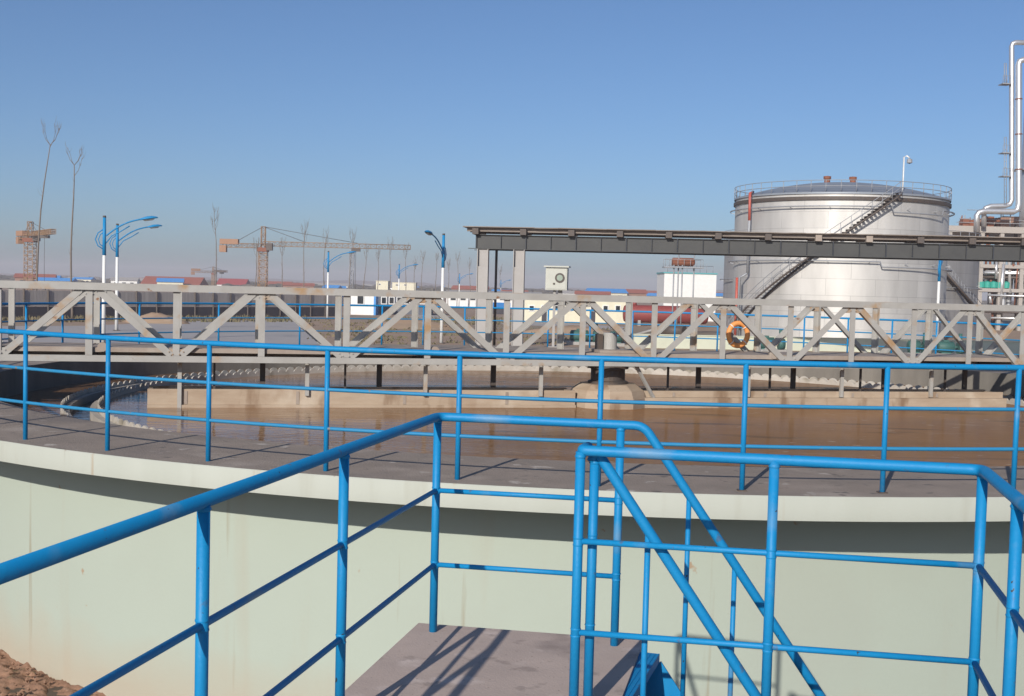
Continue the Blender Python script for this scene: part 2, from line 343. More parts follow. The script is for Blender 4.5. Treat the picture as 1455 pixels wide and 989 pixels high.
def weir(r, name):
    b = MB(); n = 236; pr = []
    vs = []; sub = [(0, .04), (.10, .04), (.24, .075), (.40, .095), (.62, .10), (.86, .08)]
    k = 0
    for i in range(n):
        for fr, dz in sub:
            an = 2*math.pi*(i+fr)/n
            for rr in (r-.012, r+.012):
                vs.append((TC.x+rr*math.cos(an), TC.y+rr*math.sin(an), WZ-.1)); vs.append((TC.x+rr*math.cos(an), TC.y+rr*math.sin(an), WZ+.022+dz))
            k += 1
    fs = []
    for i in range(k):
        a, c = i*4, ((i+1) % k)*4
        fs += [(a, c, c+1, a+1), (a+2, a+3, c+3, c+2), (a+1, c+1, c+3, a+3)]
    b.add(vs, fs); return b.build(name, WEIR, laun)
weir(R1-.02, 'weir_plate'); weir(R2+.02, 'weir_plate')
b = MB().lathe([(0.001, 0), (R1+.01, 0)], (TC.x, TC.y, WZ), 160); b.lathe([(R2-.01, 0), (RIN+.02, 0)], (TC.x, TC.y, WZ), 160)
b.build('water', WATER, org=(TC.x, TC.y, WZ), kind='structure')
MB().lathe([(R1+.08, 0), (R2-.08, 0)], (TC.x, TC.y, WZ-.09), 160).build('launder_water', WATER2, org=(TC.x, TC.y, WZ-.09), kind='structure')

# railing round the tank rim
rl = thing('rim_railing', 'blue three-bar steel pipe railing standing all the way round the tank walkway rim', 'railing', (TC.x, TC.y, RIM))
NP = 63; step = 360/NP
def cpt(r, deg, z): return Vector((TC.x+r*math.cos(R_(deg)), TC.y+r*math.sin(R_(deg)), z))
for nm, h, r in (('top_rail', 1.05, .025), ('middle_rail', .70, .0165), ('lower_rail', .365, .0165)):
    MB().tube([cpt(RR, 360*i/252, RIM+h) for i in range(252)], r, 8, closed=True).build(nm, BLUE2 if h < 1 else BLUE, rl)
for k in range(NP):
    a = -89.2 + step*k
    j = math.sin(k*7.3)*.004
    pb = MB().tube([cpt(RR, a, RIM-.01), cpt(RR+j, a+j*4, RIM+1.045)], .0225, 10).build('post', BLUE, rl)
    if a < 0: MB().box(cpt(RR, a, RIM+.004), (.07, .07, .010), R_(a)).build('foot_plate', DARKST, pb)

# ------------------------------------------------------------------ scraper bridge
TH = math.atan2(3.92, 15.4); DV = Vector((math.cos(TH), math.sin(TH), 0)); NV = Vector((math.sin(TH), -math.cos(TH), 0))
def bp(s, off, z): return Vector((TC.x, TC.y, 0)) + DV*s + NV*off + Vector((0, 0, z))
nodes = [-11.4, -10.15, -8.82, -7.50, -6.17, -4.80, -3.44, -2.08, -.72, .60, 1.91, 3.23, 4.48, 5.76, 6.95, 8.12, 9.3, 10.5, 11.55]
ZT, ZB = EYE-.08, EYE-1.315     # top of the upper chord, bottom of the lower chord
br = thing('scraper_bridge', 'long grey steel truss footbridge spanning the round tank with rust stains on its chords', 'truss bridge', (TC.x, TC.y, ZB))
WD = .68
for off in (WD, -WD):
    a, c = nodes[0], nodes[-1]
    MB().bar(bp(a, off, ZT-.055), bp(c, off, ZT-.055), .11, .11).build('top_chord', STEEL, br)
    b = MB().bar(bp(a, off, ZB+.052), bp(c, off, ZB+.052), .02, .10)
    b.bar(bp(a, off-.028*(1 if off > 0 else -1), ZB+.095), bp(c, off-.028*(1 if off > 0 else -1), ZB+.095), .06, .014); b.bar(bp(a, off-.028*(1 if off > 0 else -1), ZB+.007), bp(c, off-.028*(1 if off > 0 else -1), ZB+.007), .06, .014)
    b.build('bottom_chord', STEEL, br)
    for i, s in enumerate(nodes):
        wv = .105
        b = MB().bar(bp(s, off, ZB+.105), bp(s, off, ZT-.112), wv, .016, (NV.x, NV.y, 0)); b.bar(bp(s+wv/2-.006, off-.045*(1 if off > 0 else -1), ZB+.106), bp(s+wv/2-.006, off-.045*(1 if off > 0 else -1), ZT-.113), .012, .075, (NV.x, NV.y, 0))
        b.build('upright', STEEL, br)
    for i in range(len(nodes)-1):
        s0, s1 = nodes[i], nodes[i+1]
        # node index 2 (-8.82) is an upper joint: the braces meet at the top of even nodes
        if i % 2 == 0: p, q = bp(s0+.12, off-.002, ZT-.10), bp(s1-.08, off-.002, ZB+.11)
        else: p, q = bp(s0+.08, off-.002, ZB+.11), bp(s1-.12, off-.002, ZT-.10)
        sg = 1 if off > 0 else -1
        b = MB().bar(p, q, .105, .014, (NV.x, NV.y, 0))
        dq = (q-p).normalized(); sd = dq.cross(Vector((NV.x, NV.y, 0))).normalized()
        if sd.z > 0: sd = -sd
        b.bar(p+sd*.047-NV*(sg*.045), q+sd*.047-NV*(sg*.045), .011, .075, (NV.x, NV.y, 0))
        b.build('brace', STEEL, br)
for off in (WD, -WD):
    sg = 1 if off > 0 else -1
    for i, s in enumerate(nodes):
        topj = i % 2 == 0
        zc = ZT-.15 if topj else ZB+.15
        wg, hg = .30, .12
        g = MB().bar(bp(s-wg/2, off-sg*.012, zc), bp(s+wg/2, off-sg*.012, zc), .008, hg)
        for dx in (-.11, -.05, .05, .11):
            g.tube([bp(s+dx, off-.02, zc+(.02 if abs(dx) > .1 else -.02)), bp(s+dx, off+.02, zc+(.02 if abs(dx) > .1 else -.02))], .012, 6)
        g.build('gusset_plate', RUSTY if i % 3 == 0 else STEEL, br)
b = MB()
for i in range(len(nodes)-1):
    b.bar(bp(nodes[i]+.01, 0, EYE-1.105), bp(nodes[i+1]-.01, 0, EYE-1.105), 2*WD-.16, .03+.004*(i % 2))
b.build('deck_plate', DECKST, br)
for off in (WD-.07, -WD+.07):
    MB().bar(bp(nodes[0], off, EYE-1.128), bp(nodes[-1], off, EYE-1.128), .03, .07).build('deck_edge_beam', DECKST, br)
for i, s in enumerate(nodes):
    MB().bar(bp(s, -WD+.05, ZB+.05), bp(s, WD-.05, ZB+.05), .06, .07).build('cross_beam', DARKST, br)
# the sludge trough that hangs below the bridge
TZ = EYE-1.775
for (s0, s1, ledge, pr) in ((-7.95, -.70, 2.225, .05), (.56, 8.02, 2.365, .12)):
    b = MB()
    b.bar(bp(s0, .27, (TZ+1.5)/2), bp(s1, .27, (TZ+1.5)/2), .07, TZ-1.5); b.bar(bp(s0, -.27, (TZ+1.5)/2), bp(s1, -.27, (TZ+1.5)/2), .07, TZ-1.5)
    b.bar(bp(s0, 0, 1.62), bp(s1, 0, 1.62), .46, .06)
    for s in (s0+.035, s1-.035): b.bar(bp(s, -.233, (TZ+1.5)/2-.01), bp(s, .233, (TZ+1.5)/2-.01), .07, TZ-1.52)
    b.bar(bp(s0, .27+.035+pr/2, ledge/2+.75), bp(s1, .27+.035+pr/2, ledge/2+.75), pr, ledge-1.5)
    tr = b.build('sludge_trough', TROUGH, br)
    n = int((s1-s0)/1.8)
    for k in range(n): MB().bar(bp(s0+.6+k*1.8, .309, TZ-.03), bp(s0+.6+k*1.8, .309, max(ledge+.01, 2.17)), .05, .012, (NV.x, NV.y, 0)).build('stiffener', DECKST, tr)
rgh = random.Random(11)
for k, s in enumerate([-7.45, -6.9, -6.1, -5.4, -4.72, -4.1, -3.4, -2.7, -2.05, -1.35, 1.2, 1.9, 2.6, 3.25, 3.85, 4.5, 5.15, 5.8, 6.4, 7.0, 7.6]):
    near = k % 3 != 1
    if k % 3 == 2:
        MB().bar(bp(s, -.33, ZB), bp(s, -.33, TZ-.38+.08*rgh.random()+.2), .09, .05, (NV.x, NV.y, 0)).build('hanger_plate', DARKST, br)
    else:
        off = .34 if near else -.1
        zb = WZ-.2 if k in (0, 1) else TZ-.10
        b = MB().bar(bp(s, off, ZB), bp(s, off, zb), .065 if near else .035, .05 if near else .035, (NV.x, NV.y, 0))
        b.bar(bp(s, -WD, ZB+.02), bp(s, WD, ZB+.02), .05, .04)
        b.build('hanger', STEEL if near else DARKST, br)
MB().bar(bp(.35, .5, ZB), bp(.75, .36, TZ-.12), .05, .05).build('trough_stay', STEEL, br)
# drum, dark box and bearing plate on the deck above the centre
b = MB().lathe([(0.001, .34), (.115, .34), (.125, .325), (.125, .02), (.17, .02), (.17, 0)], bp(-.02, .12, EYE-1.088), 24); b.build('drive_drum', STEEL, br)
MB().box(bp(-.22, .1, EYE-.93), (.10, .16, .31), TH).build('dark_box', DARKST, br)
MB().bar(bp(-.35, .25, EYE-1.065), bp(.65, .25, EYE-1.065), .6, .045).build('bearing_plate', DECKST, br)
for s in (-8.62, -3.3, 2.95):
    b = MB().bar(bp(s-.12, WD-.1, ZB+.18), bp(s+.12, WD-.1, ZB+.18), .1, .06); b.tube([bp(s, WD-.16, ZB+.23), bp(s, WD-.03, ZB+.23)], .075, 14)
    b.build('bearing_block', DECKST, br)
# centre pier
pr = thing('centre_pier', 'stubby concrete pier with dark steel collar under the middle of the bridge', 'pier', (TC.x, TC.y, 0))
MB().lathe([(.72, 0.5), (.72, 2.35), (.66, 2.49), (.52, 2.59), (0.001, 2.59)], (TC.x, TC.y, 0), 10, a0=.3, a1=.3+2*math.pi).build('pier_block', TROUGH, pr)
MB().lathe([(.36, 2.59), (.36, 2.63), (.31, 2.65), (.31, 2.85), (.37, 2.86), (.37, ZB+.05), (0.001, ZB+.05)], (TC.x, TC.y, 0), 28).build('collar', DARKST, pr)
b = MB()
for k in range(3): b.box(bp(-.36, .62, 2.25+.08*k), (.05, .05, .05), TH)
b.build('anchor_bolt', RUST, pr)

# life buoy hung on the truss
c0 = bp(2.78, -WD+.13, EYE-.765)
lb = thing('life_buoy', 'round orange life buoy hanging on the grey bridge truss', 'life buoy', c0)
MB().tube([c0 + DV*(.195*math.cos(2*math.pi*i/40)) + Vector((0, 0, .215*math.sin(2*math.pi*i/40))) for i in range(40)], .05, 12, closed=True).build('ring', ORANGE, lb)
for k in range(4):
    a = math.pi/4+k*math.pi/2
    ps = [c0 + DV*((.195)*math.cos(a)+.056*math.cos(t)*math.cos(a)) + Vector((0, 0, .215*math.sin(a)+.056*math.cos(t)*math.sin(a))) + NV*(.056*math.sin(t)) for t in [2*math.pi*q/12 for q in range(12)]]
    MB().tube(ps, .009, 6, closed=True).build('band', WHITE, lb)
MB().tube([c0+Vector((0, 0, .265)), c0+Vector((0, 0, .40))-NV*.08], .008, 6).build('hanging_cord', DARKST, lb)

# control cabinet on the far rim
pb_ = aty(791, 493, 33.2); pt = aty(792, 378, 33.2)
cb = thing('control_cabinet', 'pale grey electric control cabinet with round gauge on a steel post beyond the bridge', 'control cabinet', (pb_.x, 33.2, RIM))
x, zt = pt.x, pt.z
rzb = R_(-9)
MB().box((x, 33.2, zt-.36), (.60, .34, .62), rzb).build('cabinet_body', BOX, cb)
b = MB(); b.box((x, 33.19, zt-.02), (.70, .46, .04), rzb); b.build('rain_hood', BOX, cb)
dn = Vector((math.sin(rzb), -math.cos(rzb), 0)); dt = Vector((math.cos(rzb), math.sin(rzb), 0)); cf = Vector((x, 33.2, zt-.36))+dn*.172
door = MB().bar(cf-dt*.27+dn*.006, cf+dt*.27+dn*.006, .56, .012, (dn.x, dn.y, 0)).build('door', BOX, cb)
g0 = cf+dt*.10+Vector((0, 0, .03))
MB().tube([g0+dn*.012, g0+dn*.03], .135, 24).build('gauge_frame', DARKST, door)
MB().tube([g0+dn*.031, g0+dn*.036], .085, 24).build('gauge_face', mat('gauge_glass', (.30, .36, .30), .15), door)
MB().box(cf+dn*.03+dt*-.06+Vector((0, 0, -.13)), (.05, .03, .04), rzb).build('latch', DARKST, door)
b = MB().bar((x-.06, 33.2, RIM), (x-.06, 33.2, zt-.67), .07, .07); b.bar((x+.1, 33.24, RIM), (x+.1, 33.24, zt-.67), .12, .08); b.box((x, 33.2, RIM+.01), (.4, .3, .02)); b.build('post', GREYST, cb)

# ------------------------------------------------------------------ near platform
def P(x, y, z): return Vector((x, y, z))
A = Vector((math.cos(R_(77.6)), math.sin(R_(77.6)), 0)); B = Vector((math.cos(R_(-10.2)), math.sin(R_(-10.2)), 0))
corner = P(-.334, 5.466, 0); back_end = P(.60, 5.303, 0); n0 = P(.267, 4.43, 0); n1 = P(1.677, 4.184, 0); bk = P(.498, 5.322, 0)
pl = thing('concrete_platform', 'weathered pinkish grey concrete landing slab with blue railings in the foreground', 'landing', (.1, 5.0, 0))
fc = P(-.412, 5.60, RIM)
def fl(a, bb): return fc + B*bb - A*a
b = MB(); th_ = .14
out = [fl(0, 0), fl(0, 1.07), fl(1.04, 1.07), fl(1.04, 2.25), fl(6.2, 2.25), fl(6.2, 0)]
low = [v-Vector((0, 0, th_)) for v in out]; n = len(out)
b.add(out+low, [tuple(range(n))[::-1], tuple(range(n, 2*n))]+[(i, (i+1) % n, n+(i+1) % n, n+i) for i in range(n)])
slab = b.build('slab', SLAB, pl)
for a_, b_ in ((.35, .2), (.35, .8), (3.2, .2), (3.2, 2.0), (5.9, .2), (5.9, 2.0)):
    q = fl(a_, b_); MB().bar((q.x, q.y, -.1), (q.x, q.y, RIM-th_+.002), .2, .2).build('column', WALL, pl)
HR = 1.005; RT, RPST, RM = .0205, .0175, .0115
def railrun(par, pts, heights=(1.005,), name='top_rail', r=RT):
    pass
def vpost(par, p, top=HR, r=RPST, base=RIM):
    t = MB().tube([(p.x, p.y, base-.004), (p.x, p.y, base+top-.004)], r, 14)
    for h in (.662, .315):           # weld beads where the bars meet the post
        for e in (-1, 1):
            rj = random.uniform(.0016, .003); z = base+h+e*(RM+.002)
            t.tube([(p.x, p.y, z-.004), (p.x, p.y, z), (p.x, p.y, z+.004)], [r+.0003, r+rj, r+.0003], 14, caps=False)
    z = base+top-RT; t.tube([(p.x, p.y, z-.008), (p.x, p.y, z-.002), (p.x, p.y, z+.004)], [r+.0003, r+.0035, r+.0005], 14, caps=False)
    return t.build('post', BLUE, par)
def bend(p0, p1, p2, rad=.05, n=6):
    a = (p0-p1).normalized(); c = (p2-p1).normalized(); s, e = p1+a*rad, p1+c*rad
    return [(s*(1-t)**2 + p1*2*t*(1-t) + e*t*t) for t in [i/n for i in range(n+1)]]
# railing one: left side and back of the landing, with its stair rail
g1 = thing('landing_railing', 'blue pipe railing along the left and back edges of the foreground landing', 'railing', (corner.x, corner.y, RIM))
SL = math.tan(R_(55))
DN = Vector((B.x, B.y, -SL))
left0 = corner - A*7.2
Z = lambda p, h: Vector((p.x, p.y, RIM+h))
tail = Z(back_end, HR)
toprun = [Z(left0, HR)] + bend(Z(left0, HR), Z(corner, HR), tail, .055) + bend(Z(corner, HR), tail, tail+DN, .045) + [tail + DN*1.75]
# denser points along the straight pipe
MB().tube(toprun, RT, 16).build('top_rail', BLUE, g1)
for h in (.662, .315):
    MB().tube([Z(left0, h), Z(corner, h)], RM, 10).build('side_rail', BLUE, g1)
    MB().tube([Z(corner, h), Z(bk, h)], RM, 10).build('back_rail', BLUE, g1)
for q in (corner, corner-A*1.22, corner-A*2.305, corner-A*3.5, corner-A*4.7, corner-A*5.9, bk):
    vpost(g1, q, HR, .0185)
# railing two: front edge of the wide landing
g2 = thing('landing_railing', 'blue pipe railing with level bars across the lower right foreground, turning back toward the camera', 'railing', (n0.x, n0.y, RIM))
n2 = n1 - A*6
toprun = [Z(n0+A*.06+B*.02, HR+.006)] + bend(Z(n0+A*.06+B*.02, HR+.006), Z(n0, HR), Z(n1, HR), .025) + bend(Z(n0, HR), Z(n1, HR), Z(n2, HR), .055) + [Z(n2, HR)]
MB().tube(toprun, RT, 16).build('top_rail', BLUE, g2)
for h in (.662, .315):
    MB().tube([Z(n0, h), Z(n1, h)], RM, 10).build('front_rail', BLUE, g2)
    MB().tube([Z(n1, h), Z(n2, h)], RM, 10).build('side_rail', BLUE, g2)
for q in (n0, n0+B*.71, n1, n1-A*.62, n1-A*1.8, n1-A*3, n1-A*4.2): vpost(g2, q, HR, .0185)
# steel stair
m0 = P(.325, 4.49, 0)
st = thing('steel_stair', 'steep blue steel stair with sloping handrail going down from the right side of the landing', 'stair', (.6, 4.9, 0))
hp = Z(m0, HR)
MB().tube([hp+Vector((0, 0, -.05))-B*.01, hp+Vector((0, 0, -.02))] + bend(hp+Vector((0, 0, -.02)), hp, hp+DN, .02) + [hp+DN*1.75], RT, 16).build('near_handrail', BLUE, st)
vpost(st, m0, HR-.03, .0185)
run = RIM/SL
for side, p0, tt in ((0, m0, (.21, .63, 1.05, 1.45)), (1, back_end, (.21, .42, .84, 1.26))):
    base0 = Z(p0 if side == 0 else back_end-B*.02, -.02)
    sx = MB().bar(base0+DN*.06, base0+DN*(run-.03), .012, .17, (B.x*SL, B.y*SL, 1))
    sx.build('stringer', BLUE, st)
    for t in tt:
        q = p0+B*t; zt_ = RIM+HR-SL*t
        MB().tube([(q.x, q.y, zt_), (q.x, q.y, zt_-1.0)], .0115, 10).build('rail_post', BLUE, st)
acr = (back_end-B*.02)-m0
for k in range(9):
    t = .065+k*.172
    c = (m0+back_end-B*.02)*.5 + B*t; c.z = RIM-.018-SL*(t-.065)*.99
    dirn = acr.normalized()
    b = MB().bar(c-dirn*(acr.length/2-.02), c+dirn*(acr.length/2-.02), .115, .006)
    for q_ in range(-2, 3): b.bar(c-dirn*(acr.length/2-.04)+B*.021*q_+Vector((0, 0, .0045)), c+dirn*(acr.length/2-.04)+B*.021*q_+Vector((0, 0, .0045)), .006, .003)
    b.bar(c-dirn*(acr.length/2-.02)+B*.0575-Vector((0, 0, .018)), c+dirn*(acr.length/2-.02)+B*.0575-Vector((0, 0, .018)), .006, .04)
    b.build('tread', BLUE, st)

# ------------------------------------------------------------------ street lamps
def lamp(name_label, base, height, arm_dir, arm=3.1, cat='street lamp', first=[None]):
    if first[0] is None:
        r = thing('street_lamp', '', cat, (0, 0, 0))
        MB().tube([(0, 0, 0), (0, 0, 5.6)], [.13, .105], 12).build('white_pole', WHITE, r)
        MB().box((0, 0, .03), (.45, .45, .06)).build('base_plate', DARKST, r)
        MB().tube([(0, 0, 5.6), (0, 0, 8.0)], [.12, .10], 12).build('blue_pole', BLUE, r)
        MB().tube([(0, 0, 8.0), (0, 0, 8.12)], [.11, .09], 12).build('pole_cap', DARKST, r)
        pts = []
        for i in range(15):
            t = i/14; pts.append((arm*.72*t, 0, 6.75 + 1.22*t+.22*math.sin(t*math.pi)))
        MB().tube([(-.05, 0, 6.75)]+pts[1:], .05, 8).build('arm', BLUE, r)
        MB().tube([(0.05, 0, 6.3), (.45, 0, 6.85), (1.0, 0, 7.15), (1.55, 0, 7.52)], .035, 8).build('arm_stay', BLUE, r)
        MB().tube([(-.02, 0, 5.95), (-.4, 0, 6.2), (-.55, 0, 6.6), (-.4, 0, 7.0), (0, 0, 7.3)], .035, 8).build('scroll', BLUE, r)
        MB().tube([(-.02, 0, 6.1), (-.28, 0, 6.3), (-.36, 0, 6.6), (-.25, 0, 6.9), (0, 0, 7.1)], .03, 8).build('scroll', BLUE, r)
        a0 = Vector((arm*.70, 0, 7.93))
        hv = []; hf = []; n = 9
        hd = MB()
        prof = [(0, .10, .07), (.15, .17, .11), (.45, .24, .17), (.8, .22, .15), (1.05, .10, .07), (1.12, .02, .02)]
        for (q, wd, hh) in prof:
            for j in range(10):
                an = 2*math.pi*j/10; hv.append((a0.x+q, wd*math.cos(an), a0.z+q*.16+(hh*math.sin(an) if math.sin(an) > 0 else .035*math.sin(an))))
        for i in range(len(prof)-1):
            for j in range(10): hf.append((i*10+j, (i+1)*10+j, (i+1)*10+(j+1) % 10, i*10+(j+1) % 10))
        hd.add(hv, hf, True); h = hd.build('lamp_head', BLUE, r)
        b = MB(); b.add([(a0.x+.2, -.14, a0.z-.02), (a0.x+.9, -.14, a0.z+.09), (a0.x+.9, .14, a0.z+.09), (a0.x+.2, .14, a0.z-.02), (a0.x+.3, -.08, a0.z-.08), (a0.x+.8, -.08, a0.z+.0), (a0.x+.8, .08, a0.z+.0), (a0.x+.3, .08, a0.z-.08)],
                        [(0,1,5,4),(1,2,6,5),(2,3,7,6),(3,0,4,7),(4,5,6,7)]); b.build('diffuser', mat('lamp_glass', (.25, .25, .24), .2), h)
        first[0] = r; o = r
    else: o = copy_tree(first[0])
    o.location = base; o.rotation_euler = (0, 0, R_(arm_dir)); o.scale = (height/8,)*3
    o['label'] = name_label; o['category'] = cat; o['group'] = 'blue and white street lamps'
    return o
def lampat(lbl, bx, by, ytop, adir):
    q = atz(bx, by, 0); q2 = aty(bx, ytop, q.y); lamp(lbl, (q.x, q.y, 0), q2.z, adir)
lampat('largest blue and white street lamp on the left, its arm reaching right', 147, 487, 309, 10)
lampat('second blue and white street lamp, just right of and behind the largest one', 165.5, 470, 320, 25)
lampat('blue and white street lamp behind the bridge, left of the small white kiosk', 465, 454, 358, 15)
lampat('small far blue and white street lamp in front of the cream buildings', 566, 442, 376, 10)
lampat('blue and white street lamp left of the gantry columns, head turned toward the left front', 627, 488, 334, 250)
lampat('tiny far blue street lamp just right of the lamp beside the gantry columns', 652, 437, 389, 10)
lampat('faint farthest street lamp seen between the two gantry columns', 711, 434, 398, 10)
lampat('blue and white street lamp before the silver tank, its top hidden by the gantry', 1330, 499, 357, 60)

# ------------------------------------------------------------------ bare trees
def tree(lbl, bx, by, tx, ty, seed, big=False, crown=.24):
    rg = random.Random(seed); q = atz(bx, by, 0); top = aty(tx, ty, q.y+rg.uniform(-.5, .5))
    H = top.z; lean = top.x-q.x
    t = thing('bare_poplar', lbl, 'tree', (q.x, q.y, 0), 'bare leafless poplars along the road')
    def pt(f):
        return Vector((q.x+lean*(f*.75+.25*f*f) + .12*math.sin(f*7+seed), q.y+.1*math.sin(f*5+seed*2), H*f))
    r0 = .085 if not big else .115
    fs_ = [0, .1, .25, .4, .55, .7, .8, .88]
    MB().tube([pt(f) for f in fs_], [r0*(1-.72*f) for f in fs_], 7).build('trunk', BARK, t)
    b = MB()
    def limb(p0, an, ln, rr, spread, depth):
        p1 = p0+Vector((math.cos(an)*spread, math.sin(an)*spread, .75)).normalized()*ln*.35
        p2 = p1+Vector((math.cos(an)*spread*.6, math.sin(an)*spread*.6, 1)).normalized()*ln*.35
        p3 = p2+Vector((rg.uniform(-.25, .25), rg.uniform(-.25, .25), 1)).normalized()*ln*.3
        b.tube([p0, p1, p2, p3], [rr, rr*.8, rr*.55, rr*.35], 5, caps=False)
        if depth:
            for q_ in range(rg.randint(3, 5)):
                u = rg.uniform(.3, 1); o = p1.lerp(p2, u) if q_ % 2 else p2.lerp(p3, u)
                limb(o, an+rg.uniform(-1.8, 1.8), ln*rg.uniform(.25, .5), rr*.5, spread*rg.uniform(.7, 1.3), depth-1)
    lim = 5 if big else 8
    for k in range(lim):
        f = .88 if k < 2 else rg.uniform(.88-crown*.55, .88)
        an = 2*math.pi*k/lim*2.4+rg.uniform(-.5, .5)
        if big and k < 4: an = (0, math.pi, .5, 2.6)[k]; f = .88
        ln = (H*1.0-pt(f).z)*rg.uniform(.75, 1.05)*(1 if f > .85 else .65)
        limb(pt(f), an, ln, r0*.26, .62 if big else .42, 2 if not big else 1)
    for k in range(9):
        f = rg.uniform(.35, .8); limb(pt(f), rg.uniform(0, 6.28), H*rg.uniform(.02, .06), r0*.12, .8, 0)
    b.build('crown', BARK, t)
tree('tallest bare poplar at the far left, leaning right with a forked top', 47, 450, 72, 172, 1, True, .16)
tree('second tall straight bare poplar at the left, right of the tallest one', 102, 456, 106, 205, 2, True, .2)
tree('bare poplar between the left street lamps and the yellow crane counterweight', 309, 449, 303, 296, 3)
tree('thin bare poplar just left of the yellow crane mast', 360, 446, 366, 340, 4)
tree('thin bare poplar just right of the yellow crane mast', 398, 444, 403, 340, 5)
tree('tall bare poplar behind the crane jib, first tall one right of the mast', 429, 444, 435, 316, 6)
tree('bushiest bare poplar rising through the middle of the crane jib', 459, 443, 463, 325, 7)
tree('bare poplar directly above the white kiosk, behind the lattice mast', 496, 442, 500, 328, 8)
tree('bare poplar just right of the lattice mast', 515, 441, 521, 348, 9)
tree('bare poplar above the smaller cream building', 536, 440, 538, 352, 10)
tree('tall bare poplar crossing the tip end of the crane jib', 553, 440, 555, 338, 11)
tree('bare poplar beside the tip of the crane jib', 575, 440, 578, 347, 12)
tree('small bare poplar just right of the far lamp at the cream buildings', 588, 439, 590, 366, 13)
tree('bare poplar midway between the crane jib tip and the lamp beside the gantry', 599, 439, 600, 357, 14)
tree('bare poplar just left of the lamp beside the gantry columns', 619, 438, 620, 360, 15)
tree('thin bare poplar just right of the lamp beside the gantry columns', 637, 438, 637, 368, 16)
tree('bare poplar left of the first gantry column', 650, 438, 651, 360, 17)
tree('small bare poplar touching the left side of the first gantry column', 667, 438, 668, 368, 18)
tree('low bare poplar seen between the two gantry columns', 711, 437, 711, 378, 19)

# ------------------------------------------------------------------ cranes
def lattice(b, p0, p1, w, n, r, upv=(0, 0, 1)):
    p0, p1 = Vector(p0), Vector(p1); dr = (p1-p0); u = Vector(upv)
    if abs(dr.normalized().dot(u)) > .9: u = Vector((0, 1, 0))
    sd = dr.cross(u).normalized(); u = sd.cross(dr).normalized()
    cs = [sd*(i*w/2)+u*(j*w/2) for i, j in ((-1,-1),(1,-1),(1,1),(-1,1))]
    for c in cs: b.tube([p0+c, p1+c], r, 5)
    for k in range(n):
        a, e = p0+dr*(k/n), p0+dr*((k+1)/n)
        for i in range(4):
            c1, c2 = cs[i], cs[(i+1) % 4]
            b.tube([a+c1, e+c2] if k % 2 else [a+c2, e+c1], r*.6, 4, caps=False); b.tube([e+c1, e+c2], r*.6, 4, caps=False)
def crane(lbl, Y, mx, ytop, yjib, xr, xl, depth_r, depth_l, w, group='tower cranes'):
    ht = aty(mx, ytop, Y); hj = aty(mx, yjib, Y)
    base = Vector((hj.x, Y, 0)); t = thing('tower_crane', lbl, 'crane', base, group)
    b = MB(); lattice(b, base, Vector((hj.x, Y, hj.z-1.2)), w, 14, .10); b.build('mast', CRANE, t)
    b = MB(); lattice(b, Vector((hj.x, Y, hj.z-.6)), Vector((hj.x, Y, ht.z)), w*.5, 5, .09); b.build('tower_head', CRANE, t)
    MB().box((hj.x, Y, hj.z-1.1), (w*1.3, w*1.3, 1.0)).build('slewing_ring', RUST, t)
    MB().box((hj.x+w*.9, Y-1, hj.z-.4), (1.5, 1.4, 1.8)).build('cab', DARKST, t)
    jr = aty(xr, yjib+ (xr-mx)*.0256 - 1, Y+depth_r); jr = Vector((jr.x, Y+depth_r, hj.z+.4)); jl = aty(xl, yjib, Y+depth_l); jl = Vector((jl.x, Y+depth_l, hj.z-.2))
    b = MB(); lattice(b, Vector((hj.x, Y, hj.z+.4)), jr, 1.1, 26, .075); b.build('jib', CRANE, t)
    b = MB(); lattice(b, Vector((hj.x, Y, hj.z-.2)), jl, 1.0, 8, .09); b.build('counter_jib', CRANE, t)
    d = (jl-Vector((hj.x, Y, jl.z))).normalized()
    b = MB().bar(jl-d*4.6+Vector((0, 0, .9)), jl+Vector((0, 0, .9)), 1.6, 1.3); b.bar(jl-d*1.6-Vector((0, 0, .9)), jl+d*.1-Vector((0, 0, .9)), 1.5, 1.7); b.build('counterweight', mat('crane_ballast', (.36, .20, .12), .8), t)
    b = MB()
    tp = Vector((hj.x, Y, ht.z))
    for e in (jl-d*3.5, jr.lerp(Vector((hj.x, Y, jr.z)), .36), jr.lerp(Vector((hj.x, Y, jr.z)), .72)): b.tube([tp, e+Vector((0, 0, .7))], .06, 4)
    b.build('tie_rod', DARKST, t)
    q = jr.lerp(Vector((hj.x, Y, jr.z)), .37)
    MB().box(q-Vector((0, 0, 1.0)), (2.2, 1.2, .7)).build('trolley', DARKST, t)
    b = MB().tube([q-Vector((0, 0, 1.2)), Vector((q.x, q.y, q.z-13))], .05, 4); b.box((q.x, q.y, q.z-13.4), (.7, .5, .8)); b.build('hook', DARKST, t)
crane('yellow tower crane with a long jib reaching right above the truss bridge', 300, 374, 322, 348.5, 583, 313, 0, 0, 2.0)
crane('orange tower crane at the far left edge with short foreshortened jibs', 300, 43, 315, 335, 76, 27, -22, 6, 2.2)
crane('tiny distant tower crane between the lamps and the yellow crane', 640, 303, 379, 386, 322, 272, 18, -6, 1.4)
lm = thing('lattice_mast', 'thin grey lattice mast behind the small white kiosk', 'mast', aty(500, 404, 260)*1)
lm.location = (aty(500, 404, 260).x, 260, 0); ORG[lm.name] = Vector(lm.location)
pt = aty(500, 357, 260); b = MB(); lattice(b, (pt.x, 260, 0), (pt.x, 260, pt.z), .9, 12, .09); b.build('mast_lattice', GALV, lm)
MB().tube([(pt.x, 260, pt.z-.1), (pt.x, 260, pt.z+2)], .05, 5).build('aerial', GALV, lm)

